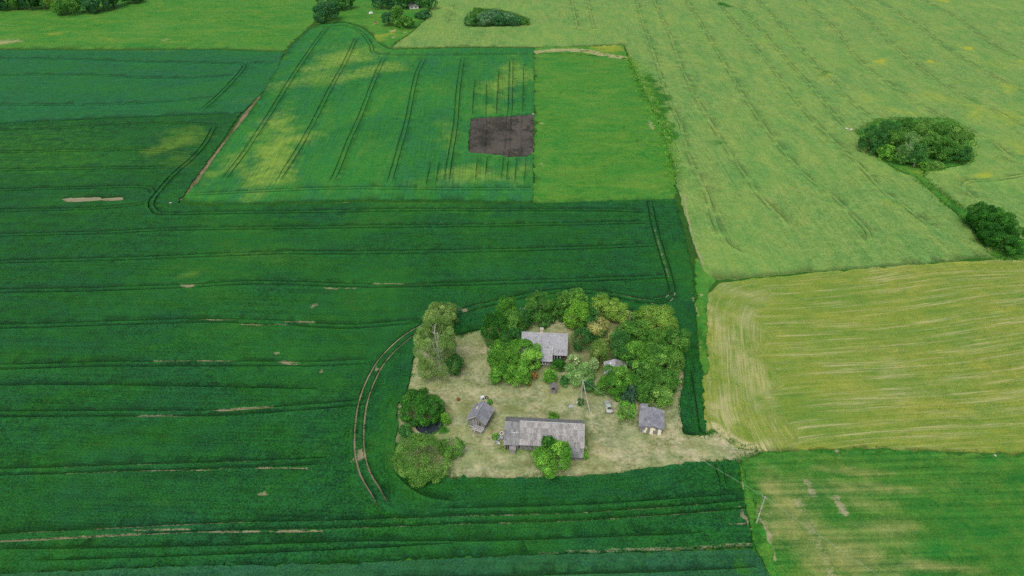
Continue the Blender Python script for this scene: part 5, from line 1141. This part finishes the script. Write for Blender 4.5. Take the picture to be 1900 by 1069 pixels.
# --- dark shrubs at the right edge
SG = 'dark shrubs at the right edge'
for x0, x1, y0, y1, lb in ((1794, 1836, 376, 428, 'uppermost of the dark shrubs at the right edge'), (1818, 1862, 384, 440, 'second dark shrub from the top at the right edge'), (1842, 1882, 396, 446, 'dark shrub at the upper right of the right-edge group'),
                           (1814, 1856, 412, 456, 'dark shrub at the lower left of the right-edge group'), (1852, 1896, 410, 462, 'rightmost dark shrub of the right-edge group'), (1840, 1884, 432, 476, 'lowest front dark shrub of the right-edge group'), (1866, 1898, 440, 474, 'low dark shrub at the bottom right of the right-edge group')):
    tree(x0, x1, y0, y1, 'deep', lb, 'broad', 'shrub', group=SG, cover=1.35, limbs=4)
# --- bush island in the pale field
BG = 'bushes of the island in the pale field'
for x0, x1, y0, y1, pl_, lb in ((861, 886, 26, 50, 'dark', 'leftmost bush of the island in the pale field'), (874, 900, 13, 40, 'mid', 'tallest rear left bush of the field island'), (884, 914, 22, 50, 'grey', 'grey-green second bush from left in the field island'),
                                (902, 932, 18, 46, 'grey', 'grey-green rear middle bush of the field island'), (914, 944, 26, 50, 'hazy', 'dark front middle bush of the field island'), (930, 958, 24, 48, 'grey', 'grey-green right bush of the field island'), (944, 968, 31, 50, 'hazy', 'low dark bush near the island right end'), (960, 984, 36, 48, 'mid', 'low bright rightmost bush of the field island')):
    tree(x0, x1, y0, y1, pl_, lb, 'fine', 'shrub', group=BG, cover=1.2, limbs=3)
# --- far farmstead, top centre
TG = 'trees of the far farmstead'
for x0, x1, y0, y1, pl_, lb in ((578, 628, 4, 41, 'hazy', 'round front bush left of the far farmstead'), (594, 616, 0, 22, 'yellow', 'yellowish bush poking up behind the round far bush'), (610, 656, -14, 20, 'dark', 'dark tree behind the round far bush'), (584, 616, -20, 10, 'dark', 'dark tree cut by the top edge left of the far farmstead'),
                                (690, 724, -24, 18, 'hazy', 'leftmost far farmstead tree cut by the top edge'), (712, 748, -26, 20, 'hazy', 'second far farmstead tree cut by the top edge'), (738, 770, -24, 18, 'dark', 'third far farmstead tree cut by the top edge'), (766, 790, -22, 16, 'dark', 'fourth far farmstead tree cut by the top edge'), (784, 808, -16, 20, 'dark', 'rightmost far farmstead tree cut by the top edge'),
                                (706, 736, 22, 50, 'hazy', 'dark bush at the left of the near clump by the far farmstead'), (726, 750, 12, 50, 'mid', 'pointed tree in the clump before the far farmstead'), (738, 770, 30, 54, 'mid', 'low right bush of the clump before the far farmstead'), (770, 802, 20, 35, 'hazy', 'flat bush right of the far cottage')):
    tree(x0, x1, y0, y1, pl_, lb, 'broad', 'tree', group=TG, cover=1.3, limbs=4)
# --- wood at the top left
WG = 'trees of the wood at the top left'
for x0, x1, y0, y1, pl_, lb in ((-24, 20, -34, 20, 'hazy', 'wood tree at the very top left corner'), (8, 44, -36, 20, 'mid', 'second tree of the top left wood'), (34, 66, -36, 21, 'hazy', 'third tree of the top left wood'), (56, 96, -38, 20, 'dark', 'dark tree left of the bright one in the wood'),
                                (87, 116, -14, 25, 'yellow', 'yellow-green tree at the wood front edge'), (98, 146, -8, 29, 'mid', 'bright round tree bulging from the wood front'), (138, 168, -36, 24, 'dark', 'dark tree right of the bright round one'), (154, 184, -2, 27, 'hazy', 'low tree at the wood front right of the round one'),
                                (168, 204, -34, 22, 'hazy', 'tall dark tree near the wood right end'), (190, 220, -30, 16, 'dark', 'last tree at the wood right end'), (228, 266, -16, 7, 'hazy', 'separate tree at the top edge right of the wood'),
                                (-60, -10, -40, 18, 'hazy', 'wood tree just left of the picture corner'), (-10, 40, -62, -6, 'dark', 'rear wood tree above the left corner'), (60, 110, -62, -8, 'dark', 'rear wood tree above the bright round one'), (120, 180, -60, -8, 'dark', 'rear wood tree above the right end')):
    tree(x0, x1, y0, y1, pl_, lb, 'broad', 'tree', group=WG, cover=1.3, limbs=4)
